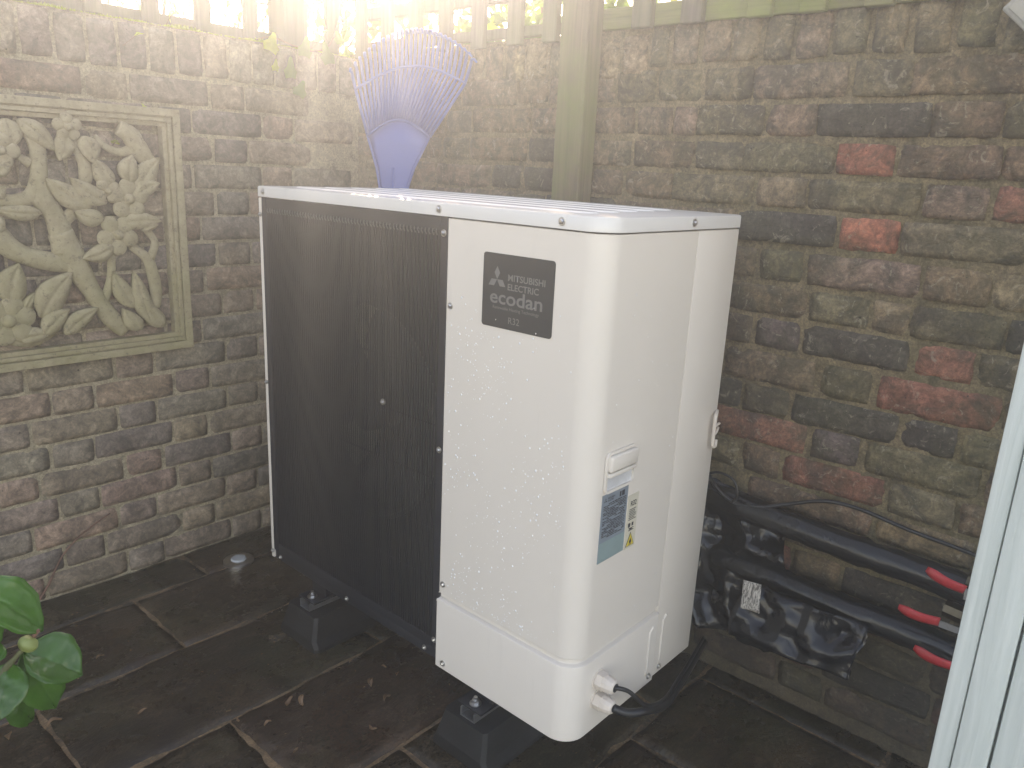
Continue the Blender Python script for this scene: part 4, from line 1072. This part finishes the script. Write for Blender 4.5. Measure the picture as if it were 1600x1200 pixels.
# ------------------------------------------------------------------ ivy on the trellis, growth beyond the walls
def ivy_leaf(bm, c, nrm, s, rot):
    nrm = nrm.normalized(); a = nrm.cross(Vector((0, 0, 1)));
    if a.length < .1: a = nrm.cross(Vector((1, 0, 0)))
    a.normalize(); b2 = nrm.cross(a); a, b2 = a*math.cos(rot)+b2*math.sin(rot), b2*math.cos(rot)-a*math.sin(rot)
    P = [(0, -.45), (.38, -.5), (.52, -.1), (.3, .12), (.12, .6), (0, .66), (-.12, .6), (-.3, .12), (-.52, -.1), (-.38, -.5)]
    cv = bm.verts.new(c+nrm*s*.06); vs = [bm.verts.new(c+(a*x+b2*y)*s - nrm*s*.12*abs(x)) for x, y in P]
    for k in range(10): bm.faces.new((cv, vs[k], vs[(k+1) % 10]))
iv = empty('ivy_spray', (.42, YT, TOP), 'few large ivy leaves hanging over the left wall top near the corner', 'ivy')
rd = random.Random(9)
for x, y, s, m, yy in ((425, 68, .052, M_IVYY, YL-.02), (431, 103, .030, M_IVYY, YL-.02), (455, 108, .055, M_IVY, YL-.025), (478, 75, .055, M_IVY, YL-.012), (512, 85, .060, M_IVY, YL-.02), (470, 140, .045, M_IVY, YL-.02), (530, 60, .04, M_IVY, YL-.03), (500, 30, .045, M_IVY, YL-.02)):
    bm = B(); ivy_leaf(bm, at(x, y, 1, yy), Vector((rd.uniform(-.3, .3), -1, rd.uniform(-.1, .5))), s, rd.uniform(-.5, .5)+PI); obj('leaf', bm, m, iv)
obj('stem', tube(B(), smooth_path([at(x, y, 1, YL-.008) for x, y in ((400, 62), (425, 58), (460, 72), (490, 80), (515, 70), (530, 30))], 4), .0022, 6), M_TWIG, iv)
# ivy hedge behind the right-hand trellis: leaf by leaf with gaps
bm = B(); by = B(); rd = random.Random(21)
for k in range(5200):
    y = rd.uniform(-1.3, 2.0); x = XR+.06+rd.random()**1.3*.75; z = rd.uniform(1.36, 1.78)
    if noise.noise(Vector((x*5, y*5, z*6))) < -.18+rd.uniform(-.1, .1): continue
    n_ = Vector((rd.gauss(-.3, 1), rd.gauss(0, 1), rd.gauss(.4, .8)))
    ivy_leaf(by if rd.random() < .12 else bm, Vector((x, y, z)), n_, rd.uniform(.022, .048), rd.uniform(0, 6.28))
ih = empty('ivy_hedge', (XR+.4, .5, GZ-.06), 'dense ivy growing behind the right hand trellis', 'ivy')
tag(obj('foliage', bm, M_IVY, ih), kind='stuff'); tag(obj('sun_tinted_foliage', by, M_IVYY, ih), kind='stuff')  # random leaves in the ivy copy that has sunlight in its colour
for k in range(9):
    y = -1.1+.36*k; P = smooth_path([(XR+.45, y, GZ-.06), (XR+.4, y+rd.uniform(-.1, .1), .7), (XR+.35+rd.uniform(-.1, .1), y+rd.uniform(-.2, .2), 1.4), (XR+.3, y+rd.uniform(-.2, .2), 1.74)], 4)
    obj('stem', tube(B(), P, .009, 6), M_TWIG, ih)
# bare red-stemmed shrubs beyond the left wall
def bare_shrub(cx, cy, h, n, label, sd_):
    rd = random.Random(sd_); e = empty('bare_shrub', (cx, cy, GZ-.06), label, 'shrub', 'shrubs beyond the left wall')
    thick = B(); fine = B(); lv = B()
    def grow(p, d, L, r, dep):
        n_ = 5; P = [p]; 
        for i in range(n_):
            d = (d+Vector((rd.gauss(0, .16), rd.gauss(0, .16), rd.gauss(.03, .1)))).normalized(); P.append(P[-1]+d*L/n_)
        tube(thick if dep < 2 else fine, P, [r*(1-.55*i/n_) for i in range(n_+1)], 6 if dep < 2 else 4, False)
        if dep < 3:
            for _ in range(4 if dep else 5):
                k = rd.randint(2, n_); grow(P[k], (d+Vector((rd.gauss(0, .55), rd.gauss(0, .55), rd.gauss(.1, .35)))).normalized(), L*rd.uniform(.45, .7), r*.5, dep+1)
        else:
            for _ in range(2):
                q = rd.choice(P); ivy_leaf(lv, q, Vector((rd.gauss(0, 1), rd.gauss(0, 1), rd.gauss(0, 1))), rd.uniform(.015, .03), rd.uniform(0, 6))
    for _ in range(n):
        a = rd.uniform(0, 2*PI); grow(Vector((cx+.15*math.cos(a), cy+.15*math.sin(a), GZ-.06)), Vector((.25*math.cos(a), .25*math.sin(a), 1)).normalized(), h*.75, .013, 0)
    obj('stems', thick, M_TWIG, e, smooth=True); tag(obj('twigs', fine, M_TWIG, e), kind='stuff'); tag(obj('leaves', lv, M_IVYY, e), kind='stuff')
bare_shrub(.35, 2.7, 2.0, 7, 'bare shrub with reddish stems seen through the left trellis', 31)
bare_shrub(1.05, 3.0, 2.0, 7, 'pale twiggy shrub beyond the corner end of the left trellis', 32)
bare_shrub(-.25, 3.1, 2.0, 6, 'bare twiggy shrub at the far left of the trellis', 33)
bm = B(); rd = random.Random(41)
for k in range(5200):
    a = rd.random(); x = -2.2+a*6.5; y = 4.6+rd.gauss(0, .35)
    z = GZ-.06 + rd.random()*(1.78+.25*noise.noise(Vector((x*1.3, 0, 0))))
    ivy_leaf(bm, Vector((x, y, z)), Vector((rd.gauss(0, 1), rd.gauss(0, 1), rd.gauss(0, 1))), rd.uniform(.05, .09), rd.uniform(0, 6))
tag(obj('hedge', bm, M_HEDGE), 'low green hedge far beyond the left wall', 'hedge', kind='stuff')

# ------------------------------------------------------------------ closed scattering box round camera and scene, added to imitate the lens veil
bm = B(); box(bm, (-6.8, -6.8, GZ-1.1), (6.8, 6.8, 2.25))
m = bpy.data.materials.new('lens_veil'); m.use_nodes = True; t = m.node_tree
t.nodes.remove(t.nodes['Principled BSDF'])
vol = N(t, 'ShaderNodeVolumePrincipled', inp={'Density': VEIL_DENSITY, 'Anisotropy': VEIL_G, 'Color': (.78, .89, 1, 1)})
t.links.new(vol.outputs[0], t.nodes['Material Output'].inputs['Volume'])
hz = obj('lens_veil', bm, m); tag(hz, kind='stuff'); hz.display_type = 'WIRE'
print('left bricks', nl, 'right', len([o for o in wr.children]))
